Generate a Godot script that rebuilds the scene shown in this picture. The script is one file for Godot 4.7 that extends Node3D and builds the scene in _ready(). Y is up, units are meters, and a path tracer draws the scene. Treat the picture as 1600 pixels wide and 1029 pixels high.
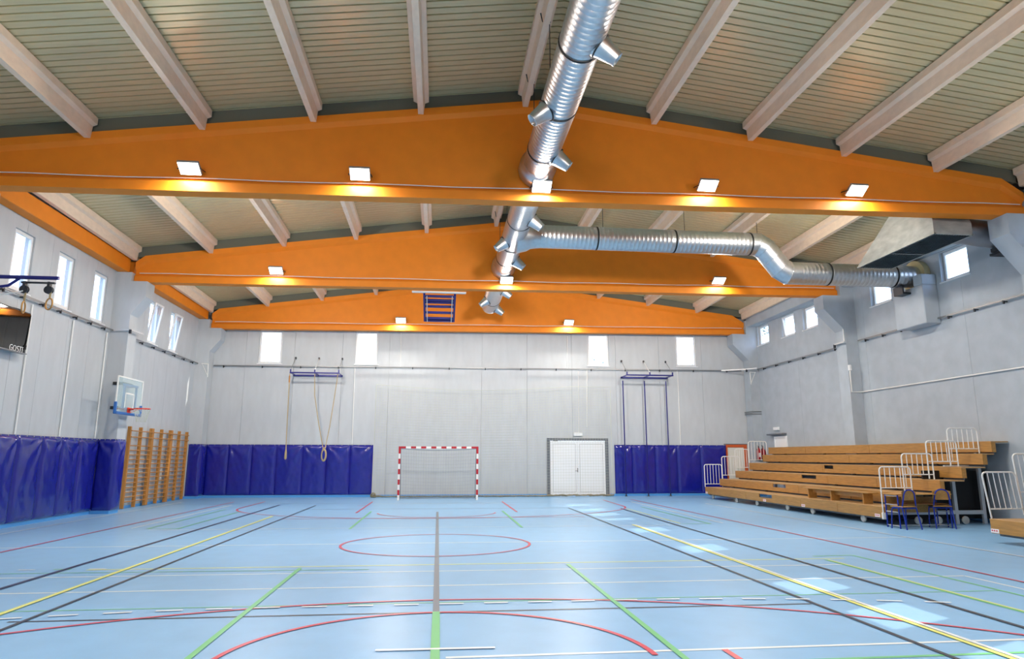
extends Node3D

# ------------------------------------------------------------------ state
var M := {}            # materials
var used := {}         # names taken
var rng := RandomNumberGenerator.new()
const ORD := ["first", "second", "third", "fourth", "fifth", "sixth", "seventh", "eighth", "ninth", "tenth", "eleventh", "twelfth", "thirteenth", "fourteenth"]

const XL := -10.2      # inner face of the wall with the wall bars
const XR := 14.5       # inner face of the wall behind the bleachers
const ZB := -29.6      # inner face of the end wall
const ZF := 9.0        # inner face of the wall behind the camera
const LEVEL := [-29.1, -21.7, -13.87, -6.2, 1.5]   # front faces of the girders
const GW := 0.33       # girder width


func _ready() -> void:
	rng.seed = 7
	# ---------------------------------------------------------------- camera
	var cam := Camera3D.new()
	cam.name = "camera"
	cam.fov = 52.49
	cam.near = 0.05
	cam.far = 400.0
	cam.position = Vector3(0, 1.669, 0)
	cam.rotation_order = EULER_ORDER_YXZ
	cam.rotation = Vector3(deg_to_rad(10.81), deg_to_rad(-6.18), deg_to_rad(0.09))
	add_child(cam)
	cam.current = true
	# ---------------------------------------------------------------- sky, sun, exposure
	var sky := Sky.new()
	var sm := ProceduralSkyMaterial.new()
	sm.sky_top_color = Color(0.55, 0.70, 0.92)
	sm.sky_horizon_color = Color(0.88, 0.93, 0.98)
	sm.ground_horizon_color = Color(0.70, 0.70, 0.66)
	sm.ground_bottom_color = Color(0.45, 0.46, 0.42)
	sm.sky_energy_multiplier = 2.3
	sm.ground_energy_multiplier = 1.6
	sky.sky_material = sm
	var env := Environment.new()
	env.background_mode = Environment.BG_SKY
	env.sky = sky
	env.tonemap_mode = Environment.TONE_MAPPER_LINEAR
	env.tonemap_exposure = 1.0
	env.sdfgi_enabled = true
	env.ssao_enabled = true
	env.ssil_enabled = true
	var we := WorldEnvironment.new()
	we.name = "world_environment"
	we.environment = env
	add_child(we)
	var sun := DirectionalLight3D.new()
	sun.name = "sun"
	sun.light_energy = 1.8
	sun.light_color = Color(1.0, 0.96, 0.90)
	sun.light_angular_distance = 0.25
	sun.shadow_enabled = true
	sun.sky_mode = DirectionalLight3D.SKY_MODE_LIGHT_ONLY
	sun.look_at_from_position(Vector3.ZERO, Vector3(-9.65, -7.13, 4.3), Vector3.UP)
	add_child(sun)

	materials()
	build_floor()
	build_walls()
	build_roof()
	build_girders()
	build_columns()
	build_lamps()
	build_ducts()
	build_rails_and_pipes()
	build_mats()
	build_wall_bars()
	build_basket()
	build_scoreboard()
	build_end_wall_things()
	build_goal()
	build_net()
	build_bleachers()
	build_desk()
	build_folded_basket()


# ------------------------------------------------------------------ light energies
const LAMP_ENERGY := 13.5
const REAR_ENERGY := 25.0
const LAMP_GLOW := 9.0


# ------------------------------------------------------------------ materials
func noise_tex(freq: float, lo: Color, hi: Color, seed_: int, size := 256, kind := FastNoiseLite.TYPE_SIMPLEX_SMOOTH) -> NoiseTexture2D:
	var n := FastNoiseLite.new()
	n.seed = seed_
	n.noise_type = kind
	n.frequency = freq
	n.fractal_octaves = 4
	var g := Gradient.new()
	g.set_color(0, lo)
	g.set_color(1, hi)
	var t := NoiseTexture2D.new()
	t.width = size
	t.height = size
	t.seamless = true
	t.noise = n
	t.color_ramp = g
	return t


func mat(called: String, col: Color, rough := 0.6, metal := 0.0) -> StandardMaterial3D:
	var m := StandardMaterial3D.new()
	m.resource_name = called
	m.albedo_color = col
	m.roughness = rough
	m.metallic = metal
	M[called] = m
	return m


func vary(m: StandardMaterial3D, amount: float, freq: float, scale: Vector3, seed_: int) -> StandardMaterial3D:
	m.albedo_texture = noise_tex(freq, Color(1 - amount, 1 - amount, 1 - amount), Color.WHITE, seed_)
	m.uv1_triplanar = true
	m.uv1_world_triplanar = true
	m.uv1_scale = scale
	return m


func materials() -> void:
	vary(mat("floor", Color(0.56, 0.748, 0.918), 0.33), 0.04, 0.02, Vector3(0.3, 0.3, 0.3), 3)
	vary(mat("wall_panel", Color(0.77, 0.79, 0.81), 0.6), 0.04, 0.02, Vector3(0.5, 0.15, 0.5), 5)
	vary(mat("plaster", Color(0.71, 0.745, 0.78), 0.7), 0.06, 0.02, Vector3(0.3, 0.3, 0.3), 8)
	M["floor"].metallic_specular = 0.38
	mat("wall_core", Color(0.74, 0.75, 0.76), 0.8)
	vary(mat("deck", Color(0.83, 0.79, 0.63), 0.36, 0.25), 0.06, 0.03, Vector3(0.2, 0.2, 1.5), 9)
	mat("roof_slab", Color(0.3, 0.3, 0.3), 0.9)
	vary(mat("purlin", Color(0.96, 0.86, 0.76), 0.6), 0.06, 0.04, Vector3(0.6, 0.6, 0.3), 10)
	vary(mat("girder", Color(0.95, 0.54, 0.07), 0.6), 0.04, 0.02, Vector3(0.35, 0.35, 0.35), 11)
	vary(mat("duct", Color(0.80, 0.82, 0.84), 0.36, 1.0), 0.08, 0.05, Vector3(0.7, 0.7, 0.7), 12)
	vary(mat("hood", Color(0.74, 0.75, 0.73), 0.5, 0.5), 0.16, 0.015, Vector3(0.5, 1.1, 0.5), 13)
	mat("dull_duct", Color(0.58, 0.60, 0.63), 0.42, 0.9)
	mat("dark_band", Color(0.16, 0.17, 0.18), 0.5, 0.5)
	mat("dark_steel", Color(0.22, 0.23, 0.25), 0.5, 0.6)
	mat("gap_shade", Color(0.42, 0.42, 0.37), 0.85)  # dark tone painted in for the shade above the girders
	mat("grille", Color(0.10, 0.10, 0.11), 0.6, 0.3)
	mat("rail_steel", Color(0.52, 0.53, 0.54), 0.4, 0.6)
	mat("rail_light", Color(0.78, 0.79, 0.80), 0.4, 0.3)
	mat("white_pvc", Color(0.93, 0.94, 0.95), 0.35)
	mat("white_paint", Color(0.93, 0.93, 0.92), 0.4)
	mat("black_rubber", Color(0.05, 0.05, 0.055), 0.7)
	mat("housing", Color(0.55, 0.56, 0.58), 0.5, 0.4)
	var v := vary(mat("vinyl", Color(0.08, 0.11, 0.58), 0.25), 0.10, 0.02, Vector3(0.6, 0.6, 0.6), 14)
	v.clearcoat_enabled = true
	v.clearcoat = 0.55
	v.clearcoat_roughness = 0.14
	mat("kick", Color(0.32, 0.62, 0.88), 0.45)
	vary(mat("beech", Color(0.76, 0.56, 0.29), 0.42), 0.16, 0.03, Vector3(2.5, 2.5, 0.25), 15)
	vary(mat("pine", Color(0.80, 0.55, 0.25), 0.42), 0.18, 0.03, Vector3(2.5, 0.25, 2.5), 16)
	mat("pine_dark", Color(0.55, 0.36, 0.16), 0.5)
	vary(mat("deck_top", Color(0.78, 0.62, 0.42), 0.5), 0.14, 0.03, Vector3(2.0, 2.0, 0.3), 17)
	mat("blue_steel", Color(0.10, 0.12, 0.45), 0.35, 0.2)
	mat("chair_blue", Color(0.08, 0.20, 0.62), 0.3, 0.2)
	mat("bracket_blue", Color(0.18, 0.42, 0.72), 0.4, 0.1)
	mat("red", Color(0.72, 0.10, 0.16), 0.4)
	mat("rim_red", Color(0.90, 0.22, 0.08), 0.4)
	mat("rope", Color(0.72, 0.64, 0.48), 0.85)
	mat("net", Color(0.80, 0.82, 0.76), 0.8)
	mat("net_pile", Color(0.60, 0.56, 0.46), 0.9)
	mat("goal_net", Color(0.62, 0.64, 0.68), 0.8)
	mat("label", Color(0.96, 0.93, 0.94), 0.5)
	mat("label_ink", Color(0.82, 0.30, 0.32), 0.5)
	mat("screen", Color(0.012, 0.012, 0.014), 0.03)
	mat("frame_black", Color(0.05, 0.05, 0.055), 0.4)
	mat("letter", Color(0.92, 0.92, 0.92), 0.5)
	mat("door_orange", Color(0.80, 0.36, 0.16), 0.45)
	mat("door_cream", Color(0.88, 0.87, 0.83), 0.5)
	mat("door_white", Color(0.95, 0.96, 0.97), 0.35)
	mat("gap_grey", Color(0.42, 0.44, 0.47), 0.7)
	mat("insulation", Color(0.78, 0.74, 0.58), 0.8)
	mat("earth", Color(0.42, 0.44, 0.34), 0.9)
	mat("leaf", Color(0.44, 0.53, 0.47), 0.6)
	M["leaf"].cull_mode = BaseMaterial3D.CULL_DISABLED
	mat("bark", Color(0.32, 0.26, 0.20), 0.9)
	mat("wheel", Color(0.74, 0.74, 0.72), 0.5)
	mat("tack", Color(0.70, 0.68, 0.64), 0.5)
	var g := mat("glass", Color(0.92, 0.97, 1.0, 0.06), 0.02)
	g.transparency = BaseMaterial3D.TRANSPARENCY_ALPHA
	var g2 := mat("board_glass", Color(0.80, 0.92, 0.94, 0.22), 0.05)
	g2.transparency = BaseMaterial3D.TRANSPARENCY_ALPHA
	var lamp := mat("lamp_glow", Color(1, 1, 1), 0.4)
	lamp.emission_enabled = true
	lamp.emission = Color(1.0, 0.97, 0.90)
	lamp.emission_energy_multiplier = LAMP_GLOW
	for p in [["line_black", Color(0.20, 0.21, 0.26)], ["line_navy", Color(0.13, 0.14, 0.32)], ["line_grey", Color(0.47, 0.50, 0.55)], ["line_white", Color(0.93, 0.95, 0.96)], ["line_yellow", Color(0.92, 0.93, 0.50)], ["line_red", Color(0.83, 0.28, 0.36)], ["line_green", Color(0.45, 0.78, 0.52)]]:
		mat(p[0], p[1], 0.32)


# ------------------------------------------------------------------ nodes
func numbered(called: String) -> String:
	var n: int = used.get(called, 0)
	used[called] = n + 1
	return called if n == 0 else "%s_%03d" % [called, n]


func tag(o: Node3D, label: String, category: String, group := "") -> Node3D:
	o.set_meta("label", label)
	o.set_meta("category", category)
	if group:
		o.set_meta("group", group)
	return o


func thing(called: String, label: String, category: String, at: Vector3, group := "") -> Node3D:
	var o := Node3D.new()
	o.name = numbered(called)
	o.position = at
	add_child(o)
	return tag(o, label, category, group)


func struct(called: String) -> Node3D:
	var o := Node3D.new()
	o.name = called
	o.set_meta("kind", "structure")
	add_child(o)
	return o


# a mesh of its own; its shape is given in world coordinates when the parent is top-level (unturned), in the parent's own otherwise
func mk(called: String, st: SurfaceTool, material: String, parent: Node3D = null) -> MeshInstance3D:
	var mi := MeshInstance3D.new()
	st.generate_normals()
	mi.mesh = st.commit()
	mi.mesh.surface_set_material(0, M[material])
	if parent == null:
		mi.name = numbered(called)
		add_child(mi)
	else:
		mi.name = called
		if parent.get_parent() == self and not parent is MeshInstance3D:
			mi.position = -parent.position
		parent.add_child(mi, true)
	return mi


func S(smooth := false) -> SurfaceTool:
	var st := SurfaceTool.new()
	st.begin(Mesh.PRIMITIVE_TRIANGLES)
	st.set_smooth_group(1 if smooth else -1)
	return st


# triangles of a closed body, whichever way round they come
func solid(st: SurfaceTool, t: PackedVector3Array, smooth_until := 0) -> void:
	var vol := 0.0
	var c := t[0]
	for i in range(0, t.size(), 3):
		vol += (t[i] - c).dot((t[i + 1] - c).cross(t[i + 2] - c))
	for i in range(0, t.size(), 3):
		st.set_smooth_group(1 if i < smooth_until else -1)
		st.add_vertex(t[i])
		if vol > 0:
			st.add_vertex(t[i + 2])
			st.add_vertex(t[i + 1])
		else:
			st.add_vertex(t[i + 1])
			st.add_vertex(t[i + 2])


# rings of equal length joined to a body; caps fan or triangulate
func loft(st: SurfaceTool, rings: Array, smooth := false, caps := true, closed_loop := false) -> void:
	var t := PackedVector3Array()
	var n: int = rings[0].size()
	var last := rings.size() if closed_loop else rings.size() - 1
	for k in last:
		var a: PackedVector3Array = rings[k]
		var b: PackedVector3Array = rings[(k + 1) % rings.size()]
		for i in n:
			var j := (i + 1) % n
			t.append_array([a[i], b[i], b[j], a[i], b[j], a[j]])
	var until := t.size() if smooth else 0
	if caps and not closed_loop:
		for e in 2:
			var r: PackedVector3Array = rings[0] if e == 0 else rings[rings.size() - 1]
			var idx := cap_triangles(r)
			for i in range(0, idx.size(), 3):
				if e == 0:
					t.append_array([r[idx[i]], r[idx[i + 1]], r[idx[i + 2]]])
				else:
					t.append_array([r[idx[i]], r[idx[i + 2]], r[idx[i + 1]]])
	solid(st, t, until)


func cap_triangles(r: PackedVector3Array) -> PackedInt32Array:
	var nrm := Vector3.ZERO
	for i in r.size():
		nrm += r[i].cross(r[(i + 1) % r.size()])
	nrm = nrm.normalized()
	var u := (r[1] - r[0]).normalized()
	if u.length() < 0.5:
		u = Vector3(0, 1, 0).cross(nrm).normalized()
	var w := nrm.cross(u)
	var p := PackedVector2Array()
	for q in r:
		p.append(Vector2(q.dot(u), q.dot(w)))
	var idx := Geometry2D.triangulate_polygon(p)
	if idx.is_empty():
		for i in range(1, r.size() - 1):
			idx.append_array([0, i, i + 1])
		return idx
	# keep every triangle turning the way the ring does
	var out := PackedInt32Array()
	for i in range(0, idx.size(), 3):
		var a := idx[i]
		var b := idx[i + 1]
		var c := idx[i + 2]
		if (p[b] - p[a]).cross(p[c] - p[a]) < 0:
			out.append_array([a, c, b])
		else:
			out.append_array([a, b, c])
	# loft sides run a -> b, so the first cap must face back
	return out


func box(st: SurfaceTool, c: Vector3, s: Vector3, b := Basis()) -> void:
	var h := s * 0.5
	var r0 := PackedVector3Array()
	var r1 := PackedVector3Array()
	for q in [[-1, -1], [1, -1], [1, 1], [-1, 1]]:
		r0.append(c + b * Vector3(q[0] * h.x, q[1] * h.y, -h.z))
		r1.append(c + b * Vector3(q[0] * h.x, q[1] * h.y, h.z))
	loft(st, [r0, r1])


# box between two corners
func bx(st: SurfaceTool, a: Vector3, b: Vector3) -> void:
	box(st, (a + b) * 0.5, (b - a).abs())


# box with chamfered edges
func rbox(st: SurfaceTool, c: Vector3, s: Vector3, e := 0.01, b := Basis()) -> void:
	var h := s * 0.5
	e = minf(e, minf(h.x, minf(h.y, h.z)) * 0.9)
	var rings := []
	for q in [[-h.z, e], [-h.z + e, 0.0], [h.z - e, 0.0], [h.z, e]]:
		var r := PackedVector3Array()
		var x: float = h.x - q[1]
		var y: float = h.y - q[1]
		for p in [[-x + e, -y], [x - e, -y], [x, -y + e], [x, y - e], [x - e, y], [-x + e, y], [-x, y - e], [-x, -y + e]]:
			r.append(c + b * Vector3(p[0], p[1], q[0]))
		rings.append(r)
	loft(st, rings)


func rbx(st: SurfaceTool, a: Vector3, b: Vector3, e := 0.01) -> void:
	rbox(st, (a + b) * 0.5, (b - a).abs(), e)


func frame_at(d: Vector3) -> Basis:
	var up := Vector3.UP if absf(d.y) < 0.95 else Vector3.RIGHT
	var x := up.cross(d).normalized()
	return Basis(x, d.cross(x).normalized(), d)


func circle(c: Vector3, b: Basis, r: float, n: int, turn := 0.0) -> PackedVector3Array:
	var o := PackedVector3Array()
	for i in n:
		var a := TAU * i / n + turn
		o.append(c + b.x * cos(a) * r + b.y * sin(a) * r)
	return o


# round bar along points
func tube(st: SurfaceTool, pts: Array, r: float, n := 8, closed_loop := false) -> void:
	var rings := []
	var b := frame_at((pts[1] - pts[0]).normalized())
	for i in pts.size():
		var d: Vector3
		if closed_loop:
			d = pts[(i + 1) % pts.size()] - pts[(i - 1 + pts.size()) % pts.size()]
		else:
			d = pts[mini(i + 1, pts.size() - 1)] - pts[maxi(i - 1, 0)]
		d = d.normalized()
		var x := (b.x - d * b.x.dot(d)).normalized()
		b = Basis(x, d.cross(x), d)
		rings.append(circle(pts[i], b, r, n, PI / n))
	loft(st, rings, n > 4, true, closed_loop)


# body of revolution: stations are [distance along the axis, radius]
func turned(st: SurfaceTool, from: Vector3, axis: Vector3, stations: Array, n := 24, smooth := true) -> void:
	var b := frame_at(axis.normalized())
	var rings := []
	for s in stations:
		rings.append(circle(from + b.z * s[0], b, s[1], n))
	loft(st, rings, smooth)


func extrude(st: SurfaceTool, poly: PackedVector2Array, t0: Transform3D, t1: Transform3D) -> void:
	var r0 := PackedVector3Array()
	var r1 := PackedVector3Array()
	for p in poly:
		r0.append(t0 * Vector3(p.x, p.y, 0))
		r1.append(t1 * Vector3(p.x, p.y, 0))
	loft(st, [r0, r1])


func arc_pts(c: Vector3, u: Vector3, v: Vector3, a0: float, a1: float, n: int) -> Array:
	var o := []
	for i in n + 1:
		var a := a0 + (a1 - a0) * i / n
		o.append(c + u * cos(a) + v * sin(a))
	return o


# ------------------------------------------------------------------ floor and court lines
var line_y := 0.0015


func strip(pts: Array, w: float, colour: String, closed_loop := false) -> void:
	var fl: Node3D = get_node("floor")
	var st := S()
	var n := pts.size()
	var l := []
	var r := []
	for i in n:
		var p: Vector2 = pts[i]
		var d: Vector2
		if closed_loop:
			d = pts[(i + 1) % n] - pts[(i - 1 + n) % n]
		else:
			d = pts[mini(i + 1, n - 1)] - pts[maxi(i - 1, 0)]
		var s := Vector2(-d.y, d.x).normalized() * w * 0.5
		l.append(Vector3(p.x + s.x, line_y, p.y + s.y))
		r.append(Vector3(p.x - s.x, line_y, p.y - s.y))
	for i in (n if closed_loop else n - 1):
		var j := (i + 1) % n
		for q in [l[i], r[i], r[j], l[i], r[j], l[j]]:
			st.set_normal(Vector3.UP)
			st.add_vertex(q)
	var mi := MeshInstance3D.new()
	mi.mesh = st.commit()
	mi.mesh.surface_set_material(0, M["line_" + colour])
	mi.name = "court_line"
	fl.add_child(mi, true)
	line_y += 0.00012


func V(x: float, z: float) -> Vector2:
	return Vector2(x, z)


func curve(c: Vector2, rx: float, rz: float, a0: float, a1: float, n: int) -> Array:
	var o := []
	for i in n + 1:
		var a := a0 + (a1 - a0) * i / n
		o.append(c + V(cos(a) * rx, sin(a) * rz))
	return o


func build_floor() -> void:
	var f := struct("floor")
	var st := S()
	bx(st, Vector3(XL - 0.3, -0.2, ZB - 0.3), Vector3(XR + 0.3, 0, ZF + 0.3))
	mk("vinyl_floor", st, "floor", f)
	# thin lines first, the ones that lie on top last
	strip([V(-10.0, -13.85), V(10.1, -13.85)], 0.045, "white")
	strip([V(-5.2, -11.12), V(6.85, -11.12)], 0.05, "yellow")
	strip([V(-6.9, -10.5), V(6.5, -10.5)], 0.045, "white")
	strip([V(-7.6, -9.35), V(7.57, -9.35)], 0.045, "white")
	strip([V(7.57, -9.35), V(7.57, 4.0)], 0.045, "white")
	strip([V(-7.57, -9.35), V(-7.57, 4.0)], 0.045, "white")
	strip([V(-5.2, -8.3), V(7.2, -8.3)], 0.03, "green")
	strip([V(-4.35, -7.8), V(4.35, -7.8)], 0.05, "black")
	strip([V(-4.35, -22.8), V(4.35, -22.8)], 0.05, "navy")
	strip([V(0.1, -6.1), V(7.4, -6.14)], 0.05, "white")
	strip([V(-7.2, -6.1), V(-1.0, -6.1)], 0.03, "white")
	strip([V(3.0, -5.72), V(7.2, -5.76)], 0.05, "green")
	strip([V(7.2, -11.45), V(7.2, -5.7)], 0.05, "green")
	strip([V(6.45, -11.4), V(7.2, -11.45)], 0.05, "green")
	strip([V(-7.2, -11.3), V(-7.2, -5.7)], 0.05, "green")
	strip([V(-7.2, -10.9), V(-1.0, -10.75)], 0.03, "green")
	strip([V(6.44, -11.0), V(6.44, -2.0)], 0.05, "green")
	strip([V(6.49, -11.0), V(6.49, -2.0)], 0.035, "yellow")
	for i in 9:
		strip([V(-9.2 + 0.5 * i, -11.2), V(-8.95 + 0.5 * i, -11.19)], 0.05, "green" if i % 2 else "white")
	# far half
	strip([V(-2.27, -25.2), V(2.33, -25.2)], 0.05, "white")
	strip([V(-9.3, -25.6), V(9.6, -25.6)], 0.03, "navy")
	strip([V(-6.6, -16.8), V(-3.0, -16.8)], 0.05, "white")
	strip([V(-4.2, -19.4), V(4.2, -19.4)], 0.05, "red")
	strip([V(-4.35, -16.8), V(6.3, -16.8)], 0.03, "white")
	strip([V(-7.15, -17.2), V(-7.15, -25.1)], 0.05, "white")
	strip([V(-6.75, -17.1), V(-6.75, -23.0)], 0.05, "green")
	strip([V(-6.05, -17.0), V(-6.05, -22.2)], 0.05, "green")
	strip([V(7.35, -17.2), V(7.35, -25.6)], 0.05, "white")
	strip([V(6.95, -17.0), V(6.95, -23.0)], 0.05, "green")
	strip([V(6.22, -17.2), V(6.22, -22.2)], 0.05, "yellow")
	strip([V(6.22, -17.1), V(6.95, -17.1)], 0.05, "green")
	strip([V(-6.75, -17.1), V(-6.05, -17.1)], 0.05, "green")
	# goal and key arcs at the far end
	var goal_arc := [V(-6.45, -26.8)]
	goal_arc.append_array(curve(V(-0.0, -23.6), 6.45, 4.4, PI, PI * 2, 40).map(func(p): return V(p.x, -23.6 + (-23.6 - p.y))))
	goal_arc.append(V(6.55, -26.8))
	strip(goal_arc, 0.06, "red")
	strip(curve(V(0, -21.2), 1.78, 1.65, PI * 0.03, PI * 0.97, 24), 0.05, "red")
	strip([V(-2.43, -26.4), V(-2.43, -21.2)], 0.06, "red")
	strip([V(2.46, -26.2), V(2.46, -21.2)], 0.06, "red")
	strip([V(-2.75, -24.3), V(-2.43, -24.3)], 0.06, "red")
	strip([V(2.46, -24.3), V(2.75, -24.3)], 0.06, "red")
	strip([V(-2.03, -21.8), V(-2.03, -16.6)], 0.06, "green")
	strip([V(2.05, -21.7), V(2.05, -16.6)], 0.06, "green")
	# near half: big arc, three-second circle, free-throw marks
	var big := []
	for i in 41:
		var x := -6.6 + 14.2 * i / 40.0
		var k := absf(x - 0.1)
		big.append(V(x, -8.43 + 0.056 * k * k + 0.0005 * pow(k, 4)))
	strip(big, 0.05, "red")
	strip(curve(V(0.02, -5.98), 1.87, 1.80, PI * 1.0, PI * 2.0, 40), 0.055, "red")
	strip([V(2.55, -6.08), V(2.6, -4.0)], 0.06, "red")
	strip([V(-2.05, -10.95), V(-2.05, -4.0)], 0.06, "green")
	strip([V(2.08, -10.95), V(2.12, -4.0)], 0.06, "green")
	strip(curve(V(0, -13.65), 1.82, 1.65, 0, TAU, 64).slice(0, 64), 0.05, "red", true)
	# lines along the hall
	strip([V(-7.75, 4.0), V(-7.55, -26.7)], 0.05, "red")
	strip([V(8.15, 4.0), V(7.75, -27.0)], 0.05, "red")
	strip([V(-9.45, 4.0), V(-9.4, -26.6)], 0.045, "white")
	strip([V(10.25, 4.0), V(9.8, -24.4)], 0.05, "white")
	strip([V(-4.2, 2.0), V(-4.2, -24.6)], 0.05, "black")
	strip([V(4.39, 2.0), V(4.37, -22.8)], 0.05, "black")
	strip([V(-5.55, 2.0), V(-5.5, -24.9)], 0.075, "navy")
	strip([V(5.75, 2.0), V(6.05, -22.3)], 0.065, "black")
	strip([V(-4.62, 2.0), V(-4.65, -20.3)], 0.07, "yellow")
	strip([V(4.83, 2.0), V(4.9, -17.0)], 0.06, "yellow")
	strip([V(4.905, 2.0), V(4.965, -17.0)], 0.05, "white")
	strip([V(0.015, -7.8), V(0.015, -21.4)], 0.07, "grey")
	strip([V(0.015, -7.8), V(0.0, -3.0)], 0.08, "green")
	strip([V(-0.51, -6.36), V(0.54, -6.34)], 0.05, "white")
	# dashed free-throw line
	for i in 22:
		var x := -5.1 + 0.515 * i
		var x1 := x + 0.28
		strip([V(x, dash_z(x)), V(x1, dash_z(x1))], 0.05, "white")
	# door mat strips of reflected grime are left out; light kick at the foot of the walls
	for q in [["baseboard_left", Vector3(XL, 0, ZB), Vector3(XL + 0.015, 0.09, ZF)], ["baseboard_right", Vector3(XR - 0.015, 0, ZB), Vector3(XR, 0.09, ZF)], ["baseboard_back", Vector3(XL, 0, ZB), Vector3(4.75, 0.09, ZB + 0.015)], ["baseboard_back_two", Vector3(7.55, 0, ZB), Vector3(XR, 0.09, ZB + 0.015)]]:
		var b := S()
		bx(b, q[1], q[2])
		var o := mk(q[0], b, "kick")
		o.set_meta("kind", "structure")


func dash_z(x: float) -> float:
	var k := maxf(0.0, absf(x - 0.2) - 2.0)
	return -8.19 + 0.037 * k * k


# ------------------------------------------------------------------ walls
# cells of a rectangle left over by holes; each cell and hole is [a0, a1, y0, y1]
func cells(a0: float, a1: float, y0: float, y1: float, holes: Array) -> Array:
	var cuts := [a0, a1]
	for h in holes:
		for c in [h[0], h[1]]:
			if c > a0 + 0.001 and c < a1 - 0.001:
				cuts.append(c)
	cuts.sort()
	var out := []
	for k in cuts.size() - 1:
		var l: float = cuts[k]
		var r: float = cuts[k + 1]
		if r - l < 0.001:
			continue
		var m := (l + r) * 0.5
		var inside := holes.filter(func(h): return h[0] < m and h[1] > m)
		inside.sort_custom(func(p, q): return p[2] < q[2])
		var y := y0
		for h in inside:
			if h[2] > y:
				out.append([l, r, y, minf(h[2], y1)])
			y = maxf(y, h[3])
		if y < y1:
			out.append([l, r, y, y1])
	return out


# axis "z": a wall of constant x; axis "x": a wall of constant z. out is +1 or -1, the way to the outside
func wall(called: String, axis: String, plane: float, out: float, a0: float, a1: float, y1: float, seams: Array, holes: Array, material: String) -> void:
	var w := struct(called)
	var core := S()
	for c in cells(a0, a1, 0.0, y1, holes):
		wall_box(core, axis, plane + out * 0.06, plane + out * 0.24, c)
	mk("wall_core", core, "wall_core", w)
	var s := [a0]
	s.append_array(seams)
	s.append(a1)
	s.sort()
	for k in s.size() - 1:
		if s[k + 1] - s[k] < 0.05:
			continue
		var st := S()
		var l: float = s[k] + 0.004
		var r: float = s[k + 1] - 0.004
		for c in cells(l, r, 0.0, y1, holes):
			wall_box(st, axis, plane, plane + out * 0.058, c)
		mk("wall_panel", st, material, w)


func wall_box(st: SurfaceTool, axis: String, p0: float, p1: float, c: Array) -> void:
	if axis == "z":
		bx(st, Vector3(p0, c[2], c[0]), Vector3(p1, c[3], c[1]))
	else:
		bx(st, Vector3(c[0], c[2], p0), Vector3(c[1], c[3], p1))


var window_count := 0


# a window in its hole: frame in the reveal, sash, pane, sill. tilt leans the sash inwards at its top
func window(axis: String, plane: float, out: float, h: Array, tilt := 0.0, depth := 0.06) -> void:
	window_count += 1
	var w := struct("window_%d" % window_count)
	var X := Vector3(0, 0, 1) if axis == "z" else Vector3(1, 0, 0)
	var N := (Vector3(1, 0, 0) if axis == "z" else Vector3(0, 0, 1)) * out
	var mid: float = (h[0] + h[1]) * 0.5
	w.position = X * mid + Vector3(0, h[2], 0) + (Vector3(plane, 0, 0) if axis == "z" else Vector3(0, 0, plane))
	var width: float = h[1] - h[0]
	var high: float = h[3] - h[2]
	var fr := S()
	ring_frame(fr, w.position + N * (depth + 0.03), X, Vector3.UP, N, width, 0.0, high, 0.055, 0.06)
	mk("window_frame", fr, "white_pvc", w)
	var sash := Node3D.new()
	var st := S()
	var b := Basis(X, Vector3.UP, X.cross(Vector3.UP))
	if tilt != 0.0:
		b = Basis(X.normalized(), tilt * signf(X.dot(Vector3.UP.cross(N)))) * b if false else Basis(X, (-N * sin(tilt) + Vector3.UP * cos(tilt)), X.cross(-N * sin(tilt) + Vector3.UP * cos(tilt)))
	var base := w.position + N * (depth - 0.005) + Vector3(0, 0.035, 0)
	ring_frame(st, base, X, b.y, b.z, width - 0.07, 0.0, high - 0.07, 0.06, 0.05)
	sash.free()
	var sm := mk("sash", st, "white_pvc", w)
	var g := S()
	var c := base + b.y * (high - 0.07) * 0.5
	box(g, c, Vector3(width - 0.17, high - 0.17, 0.012), Basis(X, b.y, b.z))
	var pm := MeshInstance3D.new()
	g.generate_normals()
	pm.mesh = g.commit()
	pm.mesh.surface_set_material(0, M["glass"])
	pm.name = "pane"
	sm.add_child(pm)
	var sl := S()
	box(sl, w.position - N * 0.02 + N * 0.05 + Vector3(0, -0.015, 0), (X.abs() * (width + 0.08)) + N.abs() * 0.16 + Vector3(0, 0.03, 0))
	mk("window_sill", sl, "white_pvc", w)


func ring_frame(st: SurfaceTool, base: Vector3, X: Vector3, Y: Vector3, N: Vector3, width: float, y0: float, y1: float, t: float, d: float) -> void:
	var b := Basis(X, Y, N)
	var h := y1 - y0
	box(st, base + Y * (y0 + t * 0.5), Vector3(width, t, d), b)
	box(st, base + Y * (y1 - t * 0.5), Vector3(width, t, d), b)
	for s in [-1, 1]:
		box(st, base + X * s * (width - t) * 0.5 + Y * (y0 + h * 0.5), Vector3(t, h - t * 2, d), b)


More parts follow.
